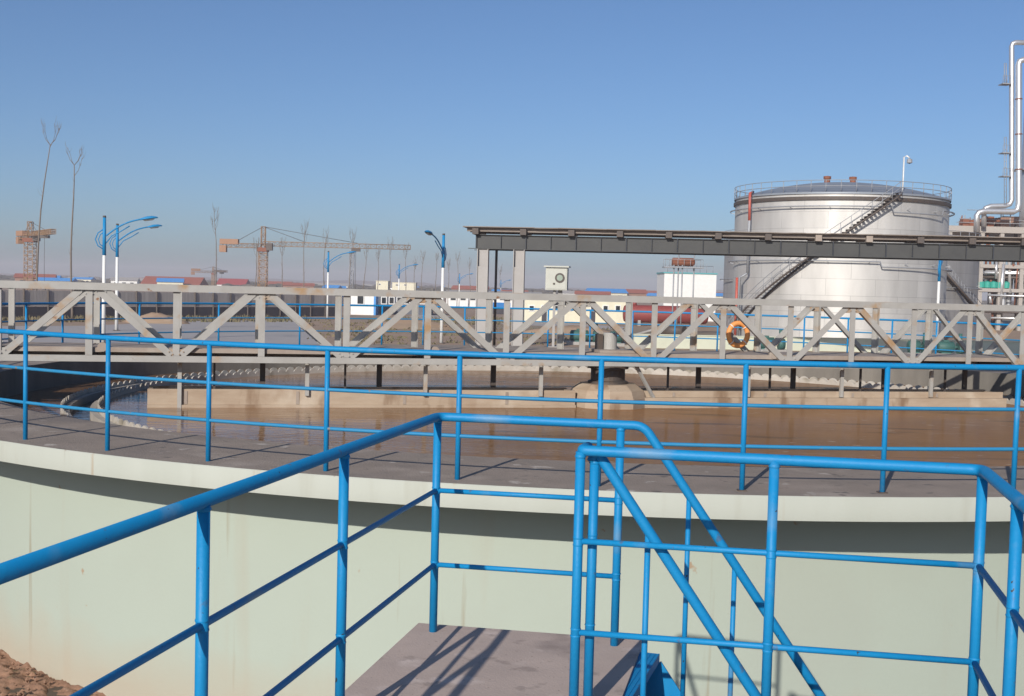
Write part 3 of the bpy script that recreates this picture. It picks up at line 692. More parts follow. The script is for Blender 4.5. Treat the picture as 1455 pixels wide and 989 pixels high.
# ------------------------------------------------------------------ gantry (pipe bridge)
GY0, GY1 = 82.5, 78.5
gl, gr = aty(676, 343, GY0), aty(1560, 352, 78.0)
zb_ = aty(676, 353.5, GY0).z; zt_ = aty(676, 333, GY0).z
gd = Vector((gr.x-gl.x, gr.y-gl.y, 0)); GL = gd.length; gd.normalize(); gn = Vector((gd.y, -gd.x, 0))   # gn points to the camera side
def gp(s, off, z): return Vector((gl.x, gl.y, 0))+gd*s+gn*off+Vector((0, 0, z))
ga = thing('pipe_gantry', 'long dark steel gantry with roof boards crossing in front of the silver tank', 'gantry', gp(0, 0, 0))
for off in (0, -3.0):
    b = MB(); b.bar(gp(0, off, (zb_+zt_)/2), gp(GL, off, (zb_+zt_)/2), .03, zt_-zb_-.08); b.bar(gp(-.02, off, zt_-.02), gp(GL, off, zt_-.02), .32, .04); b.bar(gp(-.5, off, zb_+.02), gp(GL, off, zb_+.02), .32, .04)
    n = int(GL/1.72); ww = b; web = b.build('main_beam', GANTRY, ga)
    for k in range(n+1 if off == 0 else 0): MB().bar(gp(k*1.72+.05, off+.08, zb_+.041), gp(k*1.72+.05, off+.08, zt_-.041), .07 if k % 2 == 0 else .035, .16, (gn.x, gn.y, 0)).build('stiffener', STIFF, web)
zs = aty(676, 321.0, 81.5).z
for k in range(int(GL/3.3)+1):
    MB().bar(gp(k*3.3+.02, .5, zt_+.205), gp(k*3.3+.02, -3.6, zt_+.205), .42, .41).build('joist', DECKST if k in (7, 8) else DARKST, ga)
for k, off in enumerate((.12, -1.4, -3.2)):
    MB().bar(gp(-.6, off, zs-.20), gp(GL, off, zs-.20), .10, .27).build('purlin', ROOFPL, ga)
b = MB(); rg = random.Random(5)
for k in range(int(GL/1.65)+1):
    b.bar(gp(-.85+k*1.65, -1.6, zs-.03+rg.uniform(-.012, .012)), gp(-.85+k*1.65+1.64, -1.6, zs-.03+rg.uniform(-.012, .012)), 4.3, .06)
b.build('roof_sheet', ROOFPL, ga)
for px_, off in ((685, 0), (737, -.02), (1500, 0)):
    q = aty(px_, 400, 82.2); s = (q-gp(0, 0, q.z)).dot(gd)
    b = MB(); b.bar(gp(s-.36, off, 0), gp(s-.36, off, zb_-.002), .05, .62, (gn.x, gn.y, 0)); b.bar(gp(s+.36, off, 0), gp(s+.36, off, zb_-.002), .05, .62, (gn.x, gn.y, 0)); b.bar(gp(s, off, 0), gp(s, off, zb_-.002), .67, .04, (gn.x, gn.y, 0)); b.bar(gp(s, off+.2, 0), gp(s, off+.2, zb_-1.2), .67, .02, (gn.x, gn.y, 0))
    col = b.build('column', GREYST, ga)
    MB().box(gp(s, off, .06), (1.2, 1.0, .12)).build('base_plate', GREYST, col)
q = aty(704.5, 400, 84); MB().tube([(q.x, 84, 0), (q.x, 84, zb_+.3)], .09, 8).build('drop_pipe', DARKST, ga)

# ------------------------------------------------------------------ storage tanks
def stank(lbl, Y, x0, x1, ytop, m, stair, extra):
    al, ar = (math.atan2(aty(x, 400, Y).x, Y) for x in (x0, x1)); am = (al+ar)/2
    c = Vector((Y*math.tan(am), Y, 0)); r = Y/math.cos(am)*math.sin((ar-al)/2)
    ztop = aty((x0+x1)/2, ytop, Y).z
    t = thing('storage_tank', lbl, 'storage tank', c, 'round silver storage tanks')
    MB().lathe([(r, 0), (r, ztop)], c, 96, sm=True, uvs=True).build('shell', m, t)
    prof = [(r+.12, ztop-.02), (r+.12, ztop+.14), (r, ztop+.14)] + [(r*(1-k/12), ztop+.14+r*.165*(1-(1-k/12)**2)) for k in range(1, 12)] + [(0.001, ztop+.14+r*.165)]
    MB().lathe(prof, c, 96, sm=True).build('dome_roof', DOME, t)
    b = MB().lathe([(r+.03, ztop-.25), (r+.16, ztop-.25), (r+.16, ztop-.55), (r+.03, ztop-.55)], c, 96); b.build('eaves_band', DARKST, t)
    rp = lambda rad, deg, z: Vector((c.x+rad*math.cos(R_(deg)), c.y+rad*math.sin(R_(deg)), z))
    rail = MB()
    for h in (.5, 1.0): rail.tube([rp(r+.1, 360*i/96, ztop+.14+h) for i in range(96)], .03, 5, closed=True)
    for k in range(48): rail.tube([rp(r+.1, 7.5*k, ztop+.1), rp(r+.1, 7.5*k, ztop+1.14)], .03, 5)
    rail.build('roof_railing', GALV, t)
    for zz, gap in (((ztop-1.15), 1), ((ztop*.555), 2)):
        b = MB(); pts = []
        for i in range(-190, 11):
            dz = -.45 if (-80 < i < -45 and gap == 1) or (i > -85 and gap == 2) else 0
            pts.append(rp(r+.42, i, zz+dz+.05))
        b.tube(pts, .06, 6)
        for i in range(-190, 11, 20): b.bar(rp(r, i, zz-.12), rp(r+.42, i, zz-.02), .05, .05)
        b.build('spray_ring', GALV, t)
    # stair winding down the shell
    d0, d1 = stair
    b = MB(); hr = MB(); n = 54
    if not extra:
        a_, c_ = rp(r+.5, -64, ztop-1.6), aty(1393, 446, Y-11); a_ = aty(1338, 383, a_.y)
        for rr_ in (-.4, .4): b.tube([a_+Vector((0, rr_, 0)), c_+Vector((0, rr_, 0))], .12, 6)
        for k in range(30): b.box(a_.lerp(c_, k/29), (.3, .8, .04))
        b.build('stair', DARKST, t)
        for h_ in (.55, 1.1): hr.tube([a_+Vector((0, -.4, h_)), c_+Vector((0, -.4, h_))], .03, 5)
        for k in range(14): q_ = a_.lerp(c_, k/13); hr.tube([q_+Vector((0, -.4, 0)), q_+Vector((0, -.4, 1.1))], .025, 5)
        hr.build('stair_railing', GALV, t); return t, c, r, ztop
    for k in range(n):
        f = k/(n-1); dg = d0+(d1-d0)*f; z = (ztop+.1)*(1-f)+1.0*f
        b.bar(rp(r+.03, dg, z), rp(r+.95, dg, z), .28, .035)
    for rad in (r+.06, r+.95):
        b.tube([rp(rad, d0+(d1-d0)*k/40, (ztop-.05)*(1-k/40)+.85*k/40) for k in range(41)], .09, 6)
    b.build('stair', DARKST, t)
    hr.tube([rp(r+.95, d0+(d1-d0)*k/40, (ztop+1.1)*(1-k/40)+2.0*k/40) for k in range(41)], .03, 5); hr.tube([rp(r+.95, d0+(d1-d0)*k/40, (ztop+.6)*(1-k/40)+1.5*k/40) for k in range(41)], .025, 5)
    for k in range(0, 41, 2): hr.tube([rp(r+.95, d0+(d1-d0)*k/40, (ztop)*(1-k/40)+.9*k/40), rp(r+.95, d0+(d1-d0)*k/40, (ztop+1.1)*(1-k/40)+2.0*k/40)], .025, 5)
    hr.build('stair_railing', GALV, t)
    if extra:
        pd = math.degrees(math.atan2(-math.sqrt(max(0, r*r-(aty(1078, 400, Y-7).x-c.x)**2)), aty(1078, 400, Y-7).x-c.x))
        b = MB(); b.tube([rp(r+.5, pd, ztop*.47), rp(r+.5, pd, ztop-.1)], .12, 8); b.tube([rp(r+.5, pd, ztop*.47), rp(r+.9, pd-3.5, ztop*.44), rp(r+.9, pd-3.5, .5)], .12, 8); b.build('riser_pipe', GALV, t)
        b = MB(); b.tube([rp(r+.5, pd, ztop-2.2), rp(r+.52, pd, ztop+.25), rp(r-.6, pd-8, ztop+.5)], .13, 8); b.tube([rp(r+.9, pd-6, ztop*.44), rp(r+.9, pd-6, .5)], .12, 8); b.build('red_riser', RED, t)
        for a in (-95, -70): MB().lathe([(.28, 0), (.28, .5), (.36, .5), (.36, .75), (0.001, .8)], (c.x+(2.2 if a == -95 else -.2)-1.1, c.y, ztop+.14+r*.162-.1), 10).build('roof_vent', RUST, t)
        q = aty(1262, 275, Y-4); b = MB(); b.tube([(q.x, Y-8.0, ztop+.2), (q.x, Y-8.0, ztop+3.4), (q.x+.25, Y-8.0, ztop+3.5), (q.x+.5, Y-8.0, ztop+3.3)], .07, 6); b.build('roof_lamp_pole', WHITE, t)
        MB().lathe([(0.001, .3), (.22, .2), (.25, -.1), (0.001, -.2)], (q.x+.5, Y-8.0, ztop+3.0), 10).build('roof_lamp', GALV, t)
    return t, c, r, ztop
stank('large silver domed storage tank with a diagonal stair across its front', 112, 1041, 1345, 287, SILVER, (-77, -169), True)
stank('duller wider storage tank half hidden behind the large silver domed tank', 146, 1028, 1390, 346, SILVER2, (-62, 2), False)

# bund wall in front of the tanks
bw = thing('bund_wall', 'low pale green rendered wall standing in front of the silver tanks', 'wall', atz(905, 494, 0))
p0, p1 = atz(900, 494, 0), atz(1560, 506, 0); 
MB().bar(p0+Vector((0, 0, .5)), p1+Vector((0, 0, .5)), .3, 1.0).build('wall_body', PALEG, bw); MB().bar(p0+Vector((0, 0, 1.03)), p1+Vector((0, 0, 1.03)), .42, .06).build('coping', PALEG, bw)

# ------------------------------------------------------------------ pumps and vessels
def pump(lbl, px_, py_, L=1.9, rz=0.):
    q = atz(px_, py_, 0); t = thing('pump_set', lbl, 'pump', (q.x, q.y, 0), 'green pump sets')
    c = Vector((q.x, q.y, 0)); dx = Vector((math.cos(rz), math.sin(rz), 0))
    MB().box(c+Vector((0, 0, .12)), (L*1.1, .9, .24), rz).build('plinth', GREYST, t)
    mo = MB(); mo.tube([c-dx*L*.45+Vector((0, 0, .72)), c-dx*L*.42+Vector((0, 0, .72)), c+dx*L*.08+Vector((0, 0, .72)), c+dx*L*.1+Vector((0, 0, .72))], [.30, .42, .42, .34], 16); mo.box(c-dx*L*.18+Vector((0, 0, 1.18)), (.4, .4, .14), rz); mo.box(c-dx*L*.18+Vector((0, 0, .28)), (.7, .6, .12), rz); mo.build('motor', TEAL, t)
    pm = MB(); pm.tube([c+dx*L*.1+Vector((0, 0, .72)), c+dx*L*.24+Vector((0, 0, .72))], .10, 10); pm.tube([c+dx*L*.24+Vector((0, 0, .65)), c+dx*L*.46+Vector((0, 0, .65))], [.45, .38], 16); pm.tube([c+dx*L*.32+Vector((0, 0, .9)), c+dx*L*.32+Vector((0, 0, 1.75))], .14, 10); pm.build('pump_casing', TEAL, t)
pump('green motor pump left of the drum on the bridge deck, beyond the tank', 831, 490, 2.6)
pump('green motor pump right of the drum on the bridge deck', 881, 492, 1.8)
pump('green motor pump just right of the orange life buoy, by the low wall', 1095, 501, 2.2)
pump('green motor pump in front of the silver tank, left of its white lamp pole', 1303, 506, 1.6)
pump('green motor pump right of the lamp pole before the silver tank', 1350, 507, 2.2)
# red lying tank
q0, q1 = atz(886, 462, 0), atz(1004, 465, 0); Yr = q0.y
rt_ = thing('horizontal_tank', 'red cylindrical tank lying on saddles behind the truss bridge', 'tank', (q0.x, Yr, 0))
rr = (aty(950, 434.5, Yr).z-aty(950, 459.5, Yr).z)/2; zc = aty(950, 447, Yr).z
MB().tube([(q0.x-.1, Yr, zc), (q0.x, Yr, zc), (q0.x+.25, Yr, zc), (q1.x-.25, Yr, zc), (q1.x, Yr, zc), (q1.x+.1, Yr, zc)], [rr*.55, rr*.85, rr, rr, rr*.85, rr*.55], 28).build('vessel', REDTK, rt_)
for f in (.18, .5, .82): MB().box((q0.x+(q1.x-q0.x)*f, Yr, (zc-rr*.7)/2), (.35, rr*1.5, zc-rr*.7)).build('saddle', GREYST, rt_)
b = MB().tube([(q0.x+1.3, Yr, zc+rr-.05), (q0.x+1.3, Yr, zc+rr+.3)], .3, 12); b.build('manhole', REDTK, rt_)
q = atz(955, 480, 0); dk = thing('steel_drum', 'dark grey steel pipe drum lying on the ground below the red tank', 'drum', (q.x, q.y, 0))
MB().tube([(q.x-1.0, q.y+1.2, .62), (q.x+1.1, q.y-.2, .62)], .6, 22).build('drum_shell', DARKST, dk); MB().tube([(q.x-3.2, q.y+1.2, .2), (q.x-.4, q.y+.2, 1.1)], .13, 8).build('pipe_spool', GREYST, dk)

# ------------------------------------------------------------------ buildings
def house(name, lbl, cat, x0, x1, ytop, ybase, depth, wm, roofm, roof='flat', wins=(), doors=(), rh=.9, group=None, wz=None, ground=True):
    q0 = atz(x0, ybase, 0); Y = q0.y; X0 = q0.x; X1 = aty(x1, ybase, Y).x; H = aty((x0+x1)/2, ytop, Y).z
    if roof == 'gable': H -= rh
    t = thing(name, lbl, cat, (X0, Y, 0), group)
    cx = (X0+X1)/2; W = X1-X0
    MB().box((cx, Y+depth/2, H/2), (W, depth, H)).build('wall', wm, t)
    if roof == 'flat':
        MB().box((cx, Y+depth/2, H+.09), (W+.3, depth+.3, .18)).build('roof', roofm, t)
    else:
        b = MB(); e = .35
        b.add([(X0-e, Y-e, H-.02), (X1+e, Y-e, H-.02), (X1+e, Y+depth/2, H+rh), (X0-e, Y+depth/2, H+rh), (X0-e, Y+depth+e, H-.02), (X1+e, Y+depth+e, H-.02),
               (X0-e, Y-e, H-.1), (X1+e, Y-e, H-.1), (X1+e, Y+depth+e, H-.1), (X0-e, Y+depth+e, H-.1)],
              [(0,1,2,3),(3,2,5,4),(0,6,7,1),(4,5,8,9),(1,7,8,5,2),(0,3,4,9,6),(6,9,8,7)])
        b.build('roof', roofm, t)
    for (wx0, wx1, wy0, wy1) in wins:
        a0, a1 = aty(wx0, wy0, Y-.05), aty(wx1, wy1, Y-.05)
        wn = MB(); cxx, czz = (a0.x+a1.x)/2, (a0.z+a1.z)/2; sw, sh = abs(a1.x-a0.x), abs(a1.z-a0.z)
        for sx in (-1, 1): wn.box((cxx+sx*sw/2, Y-.04, czz), (.12, .08, sh+.12))
        for sz in (-1, 1): wn.box((cxx, Y-.04, czz+sz*sh/2), (sw-.12, .078, .12))
        f = wn.build('window', WHITE, t); MB().box((cxx, Y-.02, czz), (sw-.1, .04, sh-.1)).build('pane', GLASS, f)
    for (wx0, wx1, wy0) in doors:
        a0, a1 = aty(wx0, wy0, Y-.05), aty(wx1, wy0, Y-.05)
        MB().box(((a0.x+a1.x)/2, Y-.03, a0.z/2), (a1.x-a0.x, .06, a0.z)).build('door', FENCED, t)
    return t, X0, X1, Y, H
k_, X0, X1, Y, H = house('white_kiosk', 'small white kiosk with a dark window and blue corner strip behind the bridge', 'kiosk', 498, 531, 413, 447, 3.0, WHITE, WHITE, wins=[(507.5, 517, 419, 432.5)])
MB().box((X1+.12, Y+1.5, H/2), (.3, 3.1, H)).build('corner_strip', ROOFB, k_)
house('blue_roof_shed', 'long low shed with blue sheet roof left of the white kiosk', 'shed', 392, 478, 410.5, 432, 9, WHITE, ROOFB, 'gable', rh=1.4, wins=[(400+i*14, 408+i*14, 422, 427) for i in range(5)])
house('blue_roof_shed', 'shorter blue sheet roof shed left of the yellow crane mast', 'shed', 296, 352, 411, 430, 8, WHITE, ROOFB, 'gable', rh=1.2, wins=[(302+i*13, 309+i*13, 420, 425) for i in range(4)])
house('grey_container_office', 'dark grey container office with a row of windows right of the white kiosk', 'office', 537, 612, 418, 446, 5, mat('container_grey', (.10, .11, .135), .6), GREYST, wins=[(542+i*11, 549+i*11, 422, 432) for i in range(6)])
house('long_workshop', 'long low white workshop seen behind the gantry columns', 'workshop', 634, 768, 413.5, 436, 9, WHITE, GREYST, 'gable', rh=.8, wins=[(640+i*14, 648+i*14, 420, 427) for i in range(9)])
house('blue_roof_shed', 'tiny shed with bright blue roof between the gantry columns', 'shed', 690, 722, 430, 446, 4, FENCED, ROOFB, 'gable', rh=.7)
house('cream_building', 'long cream single storey building behind the control cabinet', 'building', 745, 890, 421, 457, 8, CREAM, CREAM, wins=[(752+i*17.5, 759+i*17.5, 434, 442) for i in range(8)], doors=[(770, 777, 440), (838, 846, 439)])
house('cream_building', 'smaller cream block peeping above the bridge at the left', 'building', 534, 551, 399.5, 420, 8, CREAM, CREAM, wins=[(538, 541, 403, 405)])
house('cream_building', 'wider cream block peeping above the bridge beside the far lamp', 'building', 557, 590, 402, 421, 8, CREAM, CREAM, wins=[(562, 566, 404, 406), (574, 578, 404, 406)])
wb, X0, X1, Y, H = house('white_building', 'tall white windowless building with teal roof edge left of the silver tank', 'building', 942, 1016, 389, 455, 9, WHITE, mat('teal_trim', (.10, .38, .40), .5))
b = MB()
for k in range(8): b.tube([(X0+.5+k*(X1-X0-1)/7, Y+.3, H+.1), (X0+.5+k*(X1-X0-1)/7, Y+.3, H+1.2)], .04, 5)
b.tube([(X0+.5, Y+.3, H+1.2), (X1-.5, Y+.3, H+1.2)], .04, 5); b.build('roof_railing', GALV, wb)
house('red_roof_hall', 'long brownish red roofed hall behind the second street lamp', 'hall', 200, 282, 393, 412, 14, BRICK, ROOFR, 'gable', rh=3.2)
house('red_roof_hall', 'bright red roofed hall just left of the yellow crane mast', 'hall', 308, 348, 396, 411, 12, WHITE, mat('bright_red_roof', (.36, .06, .06), .7), 'gable', rh=3)
# rusty header tank on poles
Yh = 118.0
h0, h1 = aty(955.5, 372, Yh), aty(986, 372, Yh)
ht = thing('header_tank', 'small rusty cylinder tank raised on thin poles in front of the white building', 'tank', (h0.x, Yh, 0))
rr = .42; MB().tube([(h0.x-.08, Yh, h0.z), (h0.x+.05, Yh, h0.z), (h1.x-.05, Yh, h0.z), (h1.x+.08, Yh, h0.z)], [rr*.7, rr, rr, rr*.7], 18).build('vessel', RUST, ht)
for k, px_ in enumerate((956, 963, 968, 985)):
    q = aty(px_, 400, Yh); hh = h0.z+(.75 if k in (1, 3) else -.3); MB().tube([(q.x, Yh-.5+.3*(k % 2), 0), (q.x, Yh-.5+.3*(k % 2), hh)], .07, 8).build('pole', GALV, ht)
b = MB().bar((h0.x-.9, Yh, h0.z-.55), (h1.x+.9, Yh, h0.z-.55), 1.6, .1)
for sgn in (-1, 1):
    for k in range(7):
        xx = h0.x-.8+k*(h1.x-h0.x+1.6)/6; b.tube([(xx, Yh+sgn*.75, h0.z-.55), (xx, Yh+sgn*.75, h0.z+.25)], .025, 5)
    b.tube([(h0.x-.8, Yh+sgn*.75, h0.z+.25), (h1.x+.8, Yh+sgn*.75, h0.z+.25)], .025, 5)
b.build('service_platform', GALV, ht)

# ------------------------------------------------------------------ left boundary fence
fa, fb_ = atz(-160, 455, 0), atz(482, 449.5, 0)
fe = thing('boundary_fence', 'long grey sheet fence with dark lower half behind the road on the left', 'fence', fa)
NPF = 22; Hf = 2.85
for k in range(NPF):
    a, c = fa.lerp(fb_, k/NPF), fa.lerp(fb_, (k+1)/NPF)
    b = MB(); m_ = 16
    for j in range(m_): 
        u, v = a.lerp(c, (j+.06)/m_), a.lerp(c, (j+.94)/m_); b.bar(u+Vector((0, 0, Hf*.5+.62+.02*(j % 2))), v+Vector((0, 0, Hf*.5+.62+.02*(j % 2))), .03, Hf-1.25)
    b.build('panel', FENCE, fe)
    MB().bar(a+Vector((0, -.06, .62)), c+Vector((0, -.06, .62)), .08, 1.2).build('plinth_sheet', FENCED, fe)
    MB().bar(a+Vector((0, -.12, 0)), a+Vector((0, -.12, Hf+.12)), .16, .16).build('post', DARKST, fe)

# ------------------------------------------------------------------ process unit on the right
Yp = 172.0
pu = thing('process_unit', 'open concrete frame of pipes and vessels at the right edge behind the tanks', 'process plant', (aty(1400, 440, Yp).x, Yp, 0))
def pp(x, y, dy=0): return aty(x, y, Yp+dy)
lv = [pp(1400, 326).z, pp(1400, 378).z, pp(1400, 412).z, pp(1400, 441).z]
Xa, Xb = pp(1338, 400).x, pp(1560, 400).x
FR = mat('frame_concrete', (.42, .38, .34), .8)
for k, z in enumerate(lv):
    xa = Xa if k == 0 else pp(1392, 400).x
    b = MB().box(((xa+Xb)/2, Yp+5, z), (Xb-xa, 10, .9 if k == 0 else .5)); b.build('floor_slab', FR, pu)
for px_ in (1348, 1394, 1422, 1452, 1490, 1530):
    for dy in (.4, 9.5): q = pp(px_, 400); MB().bar((q.x, Yp+dy, 0), (q.x, Yp+dy, lv[0]-.45), .55, .55).build('column', FR, pu)
rg = random.Random(21)
for k in range(9):
    px_ = 1398+k*6.5; z0 = lv[[2, 3][k % 2]]+.25; hh = rg.uniform(1.2, 3.4); q = pp(px_, 400); r = rg.uniform(.35, .9)
    MB().lathe([(r*.5, 0), (r, .25), (r, hh), (r*.6, hh+.35), (.001, hh+.45)], (q.x, Yp+rg.uniform(1, 5), z0), 16).build('vessel', CHROME if k % 3 else GREYST, pu)
for k in range(5): q = pp(1396+k*9, 400); MB().lathe([(.4, 0), (.6, .1), (.6, .9), (.001, 1.1)], (q.x, Yp+.6, lv[2]+.25), 12).build('pump', mat('pump_teal', (.03, .36, .28), .5) if k == 0 else bpy.data.materials['pump_teal'], pu)
for k in range(16):
    px_ = rg.uniform(1392, 1450); q = pp(px_, 400); za, zb2 = sorted((rg.uniform(0, lv[1]), rg.uniform(3, lv[0])))
    MB().tube([(q.x, Yp+rg.uniform(-.3, 3), za), (q.x, Yp+rg.uniform(-.3, 3), zb2+1)], rg.uniform(.1, .26), 8).build('pipe', [RUST, CHROME, DARKST, GREYST][k % 4], pu)
for k in range(10):
    z = rg.uniform(1, lv[0]-1); xa = pp(rg.uniform(1393, 1415), 400).x; MB().tube([(xa, Yp-.5+rg.random()*2, z), (Xb, Yp-.5+rg.random()*2, z)], rg.uniform(.12, .25), 8).build('pipe', [CHROME, DARKST, RUST][k % 3], pu)
for k in range(14):
    q = pp(1374+k*5.5, 400); hh = rg.uniform(.8, 1.3)+max(0, k-3)*.06
    yy = Yp+rg.uniform(1, 4); b = MB().box((q.x, yy, lv[0]+.45+hh/2), (rg.uniform(.9, 1.4), 1.2, hh)); b.tube([(q.x-.4, yy, lv[0]+.45), (q.x-.4, yy, lv[0]+.45+hh+rg.uniform(0, 1.2))], .07, 6); b.build('equipment', [RUST, BRICK, GREYST][k % 3], pu)
for z in (.5, 1.0, 2.3): MB().tube([(pp(1352+z*8, 400).x, Yp+.2, lv[0]+.45+z), (Xb, Yp+.2, lv[0]+.45+z)], .05, 5).build('rail', GALV, pu)
zz = lv[0]
tp = thing('vent_pipe', 'tall shiny vertical vent pipe rising at the right edge, left one of the pair', 'pipe', (pp(1437.5, 440).x, Yp, 0), 'tall shiny pipes at the right edge')
def pts(l): return [pp(x, y, -1) for x, y in l]
MB().tube([pp(1398, 322, -1), pp(1398, 300, -1), pp(1400, 296, -1), pp(1408, 293, -1), pp(1428, 292.5, -1), pp(1435, 290, -1), pp(1437.5, 285, -1), pp(1437.5, 66, -1), pp(1439, 62, -1), pp(1443, 60.5, -1), pp(1475, 61, -1)], .36, 12).build('pipe_run', CHROME, tp)
b = MB()
for y in (120, 218, 251): q = pp(1430, y, -1); b.box((q.x-.2, Yp-1, q.z), (1.3, 1.6, .12)); [b.tube([(q.x-.8+i*.6, Yp-1.7, q.z), (q.x-.8+i*.6, Yp-1.7, q.z+1.1)], .03, 5) for i in range(3)]; b.tube([(q.x-.8, Yp-1.7, q.z+1.1), (q.x+.4, Yp-1.7, q.z+1.1)], .03, 5)
b.build('platform', GALV, tp)
b = MB()
for y0, y1 in ((90, 120), (195, 290)):
    for dx in (0, 3): b.tube([pp(1427+dx, y0, -1.6), pp(1427+dx, y1, -1.6)], .05, 5)
    for k in range(12): y = y0+(y1-y0)*k/11; b.tube([pp(1427, y, -1.6), pp(1430, y, -1.6)], .035, 4)
b.build('ladder', GALV, tp)
tp2 = thing('vent_pipe', 'tall shiny vertical vent pipe at the very right edge, right one of the pair', 'pipe', (pp(1447, 440).x, Yp, 0), 'tall shiny pipes at the right edge')
MB().tube([pp(1388, 330, -1.8), pp(1388, 306, -1.8), pp(1391, 302, -1.8), pp(1398, 300, -1.8), pp(1440, 301, -1.8), pp(1446, 298, -1.8), pp(1447.5, 290, -1.8), pp(1447.5, 92, -1.8), pp(1449, 87, -1.8), pp(1454, 85, -1.8), pp(1490, 86, -1.8)], .42, 12).build('pipe_run', CHROME, tp2)
b = MB()
for y in (140, 190, 240): b.tube([pp(1447.5, y, -1.8), pp(1447.5, y+1.5, -1.8)], .5, 12)
b.build('flange', RUST, tp2)
cl = thing('distillation_column', 'tall grey steel column standing just beyond the shiny pipes at the right edge', 'column', (pp(1472, 440).x, Yp+2, 0))
q = pp(1473, 400); MB().tube([(q.x, Yp+3, 0), (q.x, Yp+3, pp(1473, 70).z)], 1.6, 24).build('column_shell', CHROME, cl)
MB().lathe([(1.7, 0), (2.6, 0), (2.6, .15), (1.7, .15)], (q.x, Yp+3, pp(1473, 240).z), 20).build('ring_platform', GALV, cl)

# ------------------------------------------------------------------ dry grass, soil heaps
b = MB(); rg = random.Random(9)
def tufts(x0, x1, y0, y1, n, hmax):
    for k in range(n):
        q = atz(rg.uniform(x0, x1), rg.uniform(y0, y1), 0)
        for j in range(4):
            a = rg.uniform(0, 6.28); h = rg.uniform(.15, hmax); w_ = rg.uniform(.05, .16); o = Vector((rg.uniform(-.3, .3), rg.uniform(-.3, .3), 0))
            p = q+o; t = Vector((math.cos(a), math.sin(a), 0))*w_
            b.add([p-t, p+t, p+Vector((rg.uniform(-.2, .2), rg.uniform(-.2, .2), h))], [(0, 1, 2)])
tufts(-60, 440, 451, 458, 700, .5); tufts(545, 740, 452, 462, 450, .4); tufts(500, 900, 464, 490, 260, .25); tufts(440, 560, 455, 485, 120, .25)
b.build('dry_grass', GRASS, kind='stuff')
def heap(lbl, px_, py_, w_, h, m=SOIL):
    q = atz(px_, py_, 0); bb = MB(); vs = []; fs = []; n = 18; rgx = random.Random(int(px_))
    for i in range(7):
        f = i/6
        for j in range(n):
            a = 2*math.pi*j/n; rad = w_*(1-f)*rgx.uniform(.8, 1.15); vs.append((q.x+rad*math.cos(a), q.y+.6*rad*math.sin(a), h*(1-(1-f)**1.6)*rgx.uniform(.85, 1.1) if i else -.05))
    for i in range(6):
        for j in range(n): fs.append((i*n+j, i*n+(j+1) % n, (i+1)*n+(j+1) % n, (i+1)*n+j))
    bb.add(vs, fs, True); tag(bb.build('soil_heap', m, org=(q.x, q.y, 0)), lbl, 'soil heap', 'heaps of brown soil')
heap('low heap of brown soil at the road edge behind the left street lamps', 222, 459, 3.2, 1.0)
heap('wide heap of brown soil below the grey container office', 585, 466, 5.5, .9)
heap('heap of brown soil below the cream building', 815, 474, 5, .8)

# ------------------------------------------------------------------ far plain: treeline and houses
b = MB(); rg = random.Random(17)
def blob(c, rx, rz):
    n = 7; vs = [(c[0], c[1], c[2]+rz*rg.uniform(.85, 1.15))]; 
    for lvl, (fr, fz) in enumerate(((.7, .65), (1, .1), (.8, -.5))):
        for j in range(n):
            a = 2*math.pi*j/n+rg.uniform(-.2, .2); rr = rx*fr*rg.uniform(.7, 1.25); vs.append((c[0]+rr*math.cos(a), c[1]+rr*math.sin(a), c[2]+rz*fz*rg.uniform(.8, 1.2)))
    fs = [(0, 1+j, 1+(j+1) % n) for j in range(n)]
    for l in range(2):
        for j in range(n): fs.append((1+l*n+j, 1+(l+1)*n+j, 1+(l+1)*n+(j+1) % n, 1+l*n+(j+1) % n))
    b.add(vs, fs)
for k in range(2600):
    Y = rg.choice((620, 800, 1000, 1250, 1500, 1800))*rg.uniform(.9, 1.1); X = Y*rg.uniform(-.50, .52)
    h = rg.uniform(1.5, 4.6)*(Y/1000)**.35
    if math.sin(X*.013+Y*.003)+math.sin(X*.047) < -1.0: continue
    blob((X, Y, h*.45), rg.uniform(3, 11)*(Y/1000)**.5, h*.62)
b.build('treeline', LEAF, kind='stuff')
b = MB(); vs = []; fs = []; n = 160
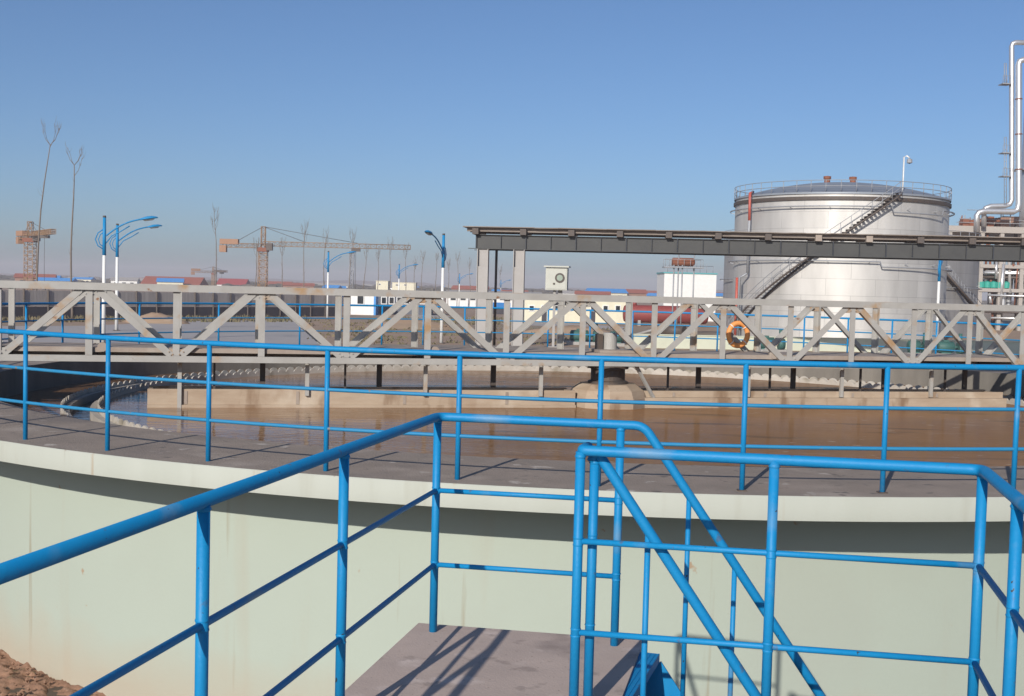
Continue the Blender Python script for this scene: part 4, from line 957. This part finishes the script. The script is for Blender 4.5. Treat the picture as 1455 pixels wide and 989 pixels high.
for i in range(n+1):
    X = -2600+5200*i/n; h = 9+3.5*math.sin(i*.21)+2.2*math.sin(i*.53+1)+1.5*math.sin(i*1.3)
    vs += [(X, 2500, -1), (X, 2600, h), (X, 2900, -1)]
for i in range(n):
    a = i*3; fs += [(a, a+3, a+4, a+1), (a+1, a+4, a+5, a+2)]
b.add(vs, fs, True); b.build('hills', LEAF, kind='structure')
proto = {}
def farhouse(k):
    x = rg.uniform(15, 1030); Y = rg.uniform(420, 900); q = aty(x, 400, Y)
    kind = k % 3
    if kind not in proto:
        t = thing('distant_house', ['tiny far white house on the flat horizon', 'tiny far red roofed brick house on the flat horizon', 'tiny far cream house on the flat horizon'][kind], 'house', (0, 0, 0), 'tiny houses on the far plain')
        MB().box((0, 3, 1.6), (9, 6, 3.2)).build('wall', [WHITE, BRICK, CREAM][kind], t)
        bb = MB(); bb.add([(-4.8, -.4, 3.15), (4.8, -.4, 3.15), (4.8, 3, 4.6), (-4.8, 3, 4.6), (-4.8, 6.4, 3.15), (4.8, 6.4, 3.15)], [(0,1,2,3),(3,2,5,4),(0,3,4),(1,5,2),(0,4,5,1)]); bb.build('roof', [GREYST, ROOFR, ROOFB][kind], t)
        for dx in (-2.7, 0, 2.7): MB().box((dx, -.03, 1.7), (1.2, .06, 1.3)).build('window', GLASS, t)
        proto[kind] = t; o = t
    else: o = copy_tree(proto[kind])
    o.location = (q.x, Y, 0); o.rotation_euler = (0, 0, rg.uniform(-.3, .3)); s = rg.uniform(.7, 1.15); o.scale = (s*rg.uniform(.8, 1.8), s, s)
for k in range(48): farhouse(k)

# ------------------------------------------------------------------ air
HZ = bpy.data.materials.new('haze_air'); HZ.use_nodes = True
n = HZ.node_tree.nodes; l = HZ.node_tree.links
n.remove(n['Principled BSDF'])
v = n.new('ShaderNodeVolumePrincipled'); v.inputs['Color'].default_value = (1.0, .93, .97, 1); v.inputs['Density'].default_value = .00042; v.inputs['Anisotropy'].default_value = 0
l.new(v.outputs[0], n['Material Output'].inputs['Volume'])
MB().box((0, 1450, 17), (5600, 3100, 36.5)).build('haze', HZ, org=(0, 1450, 17), kind='stuff')
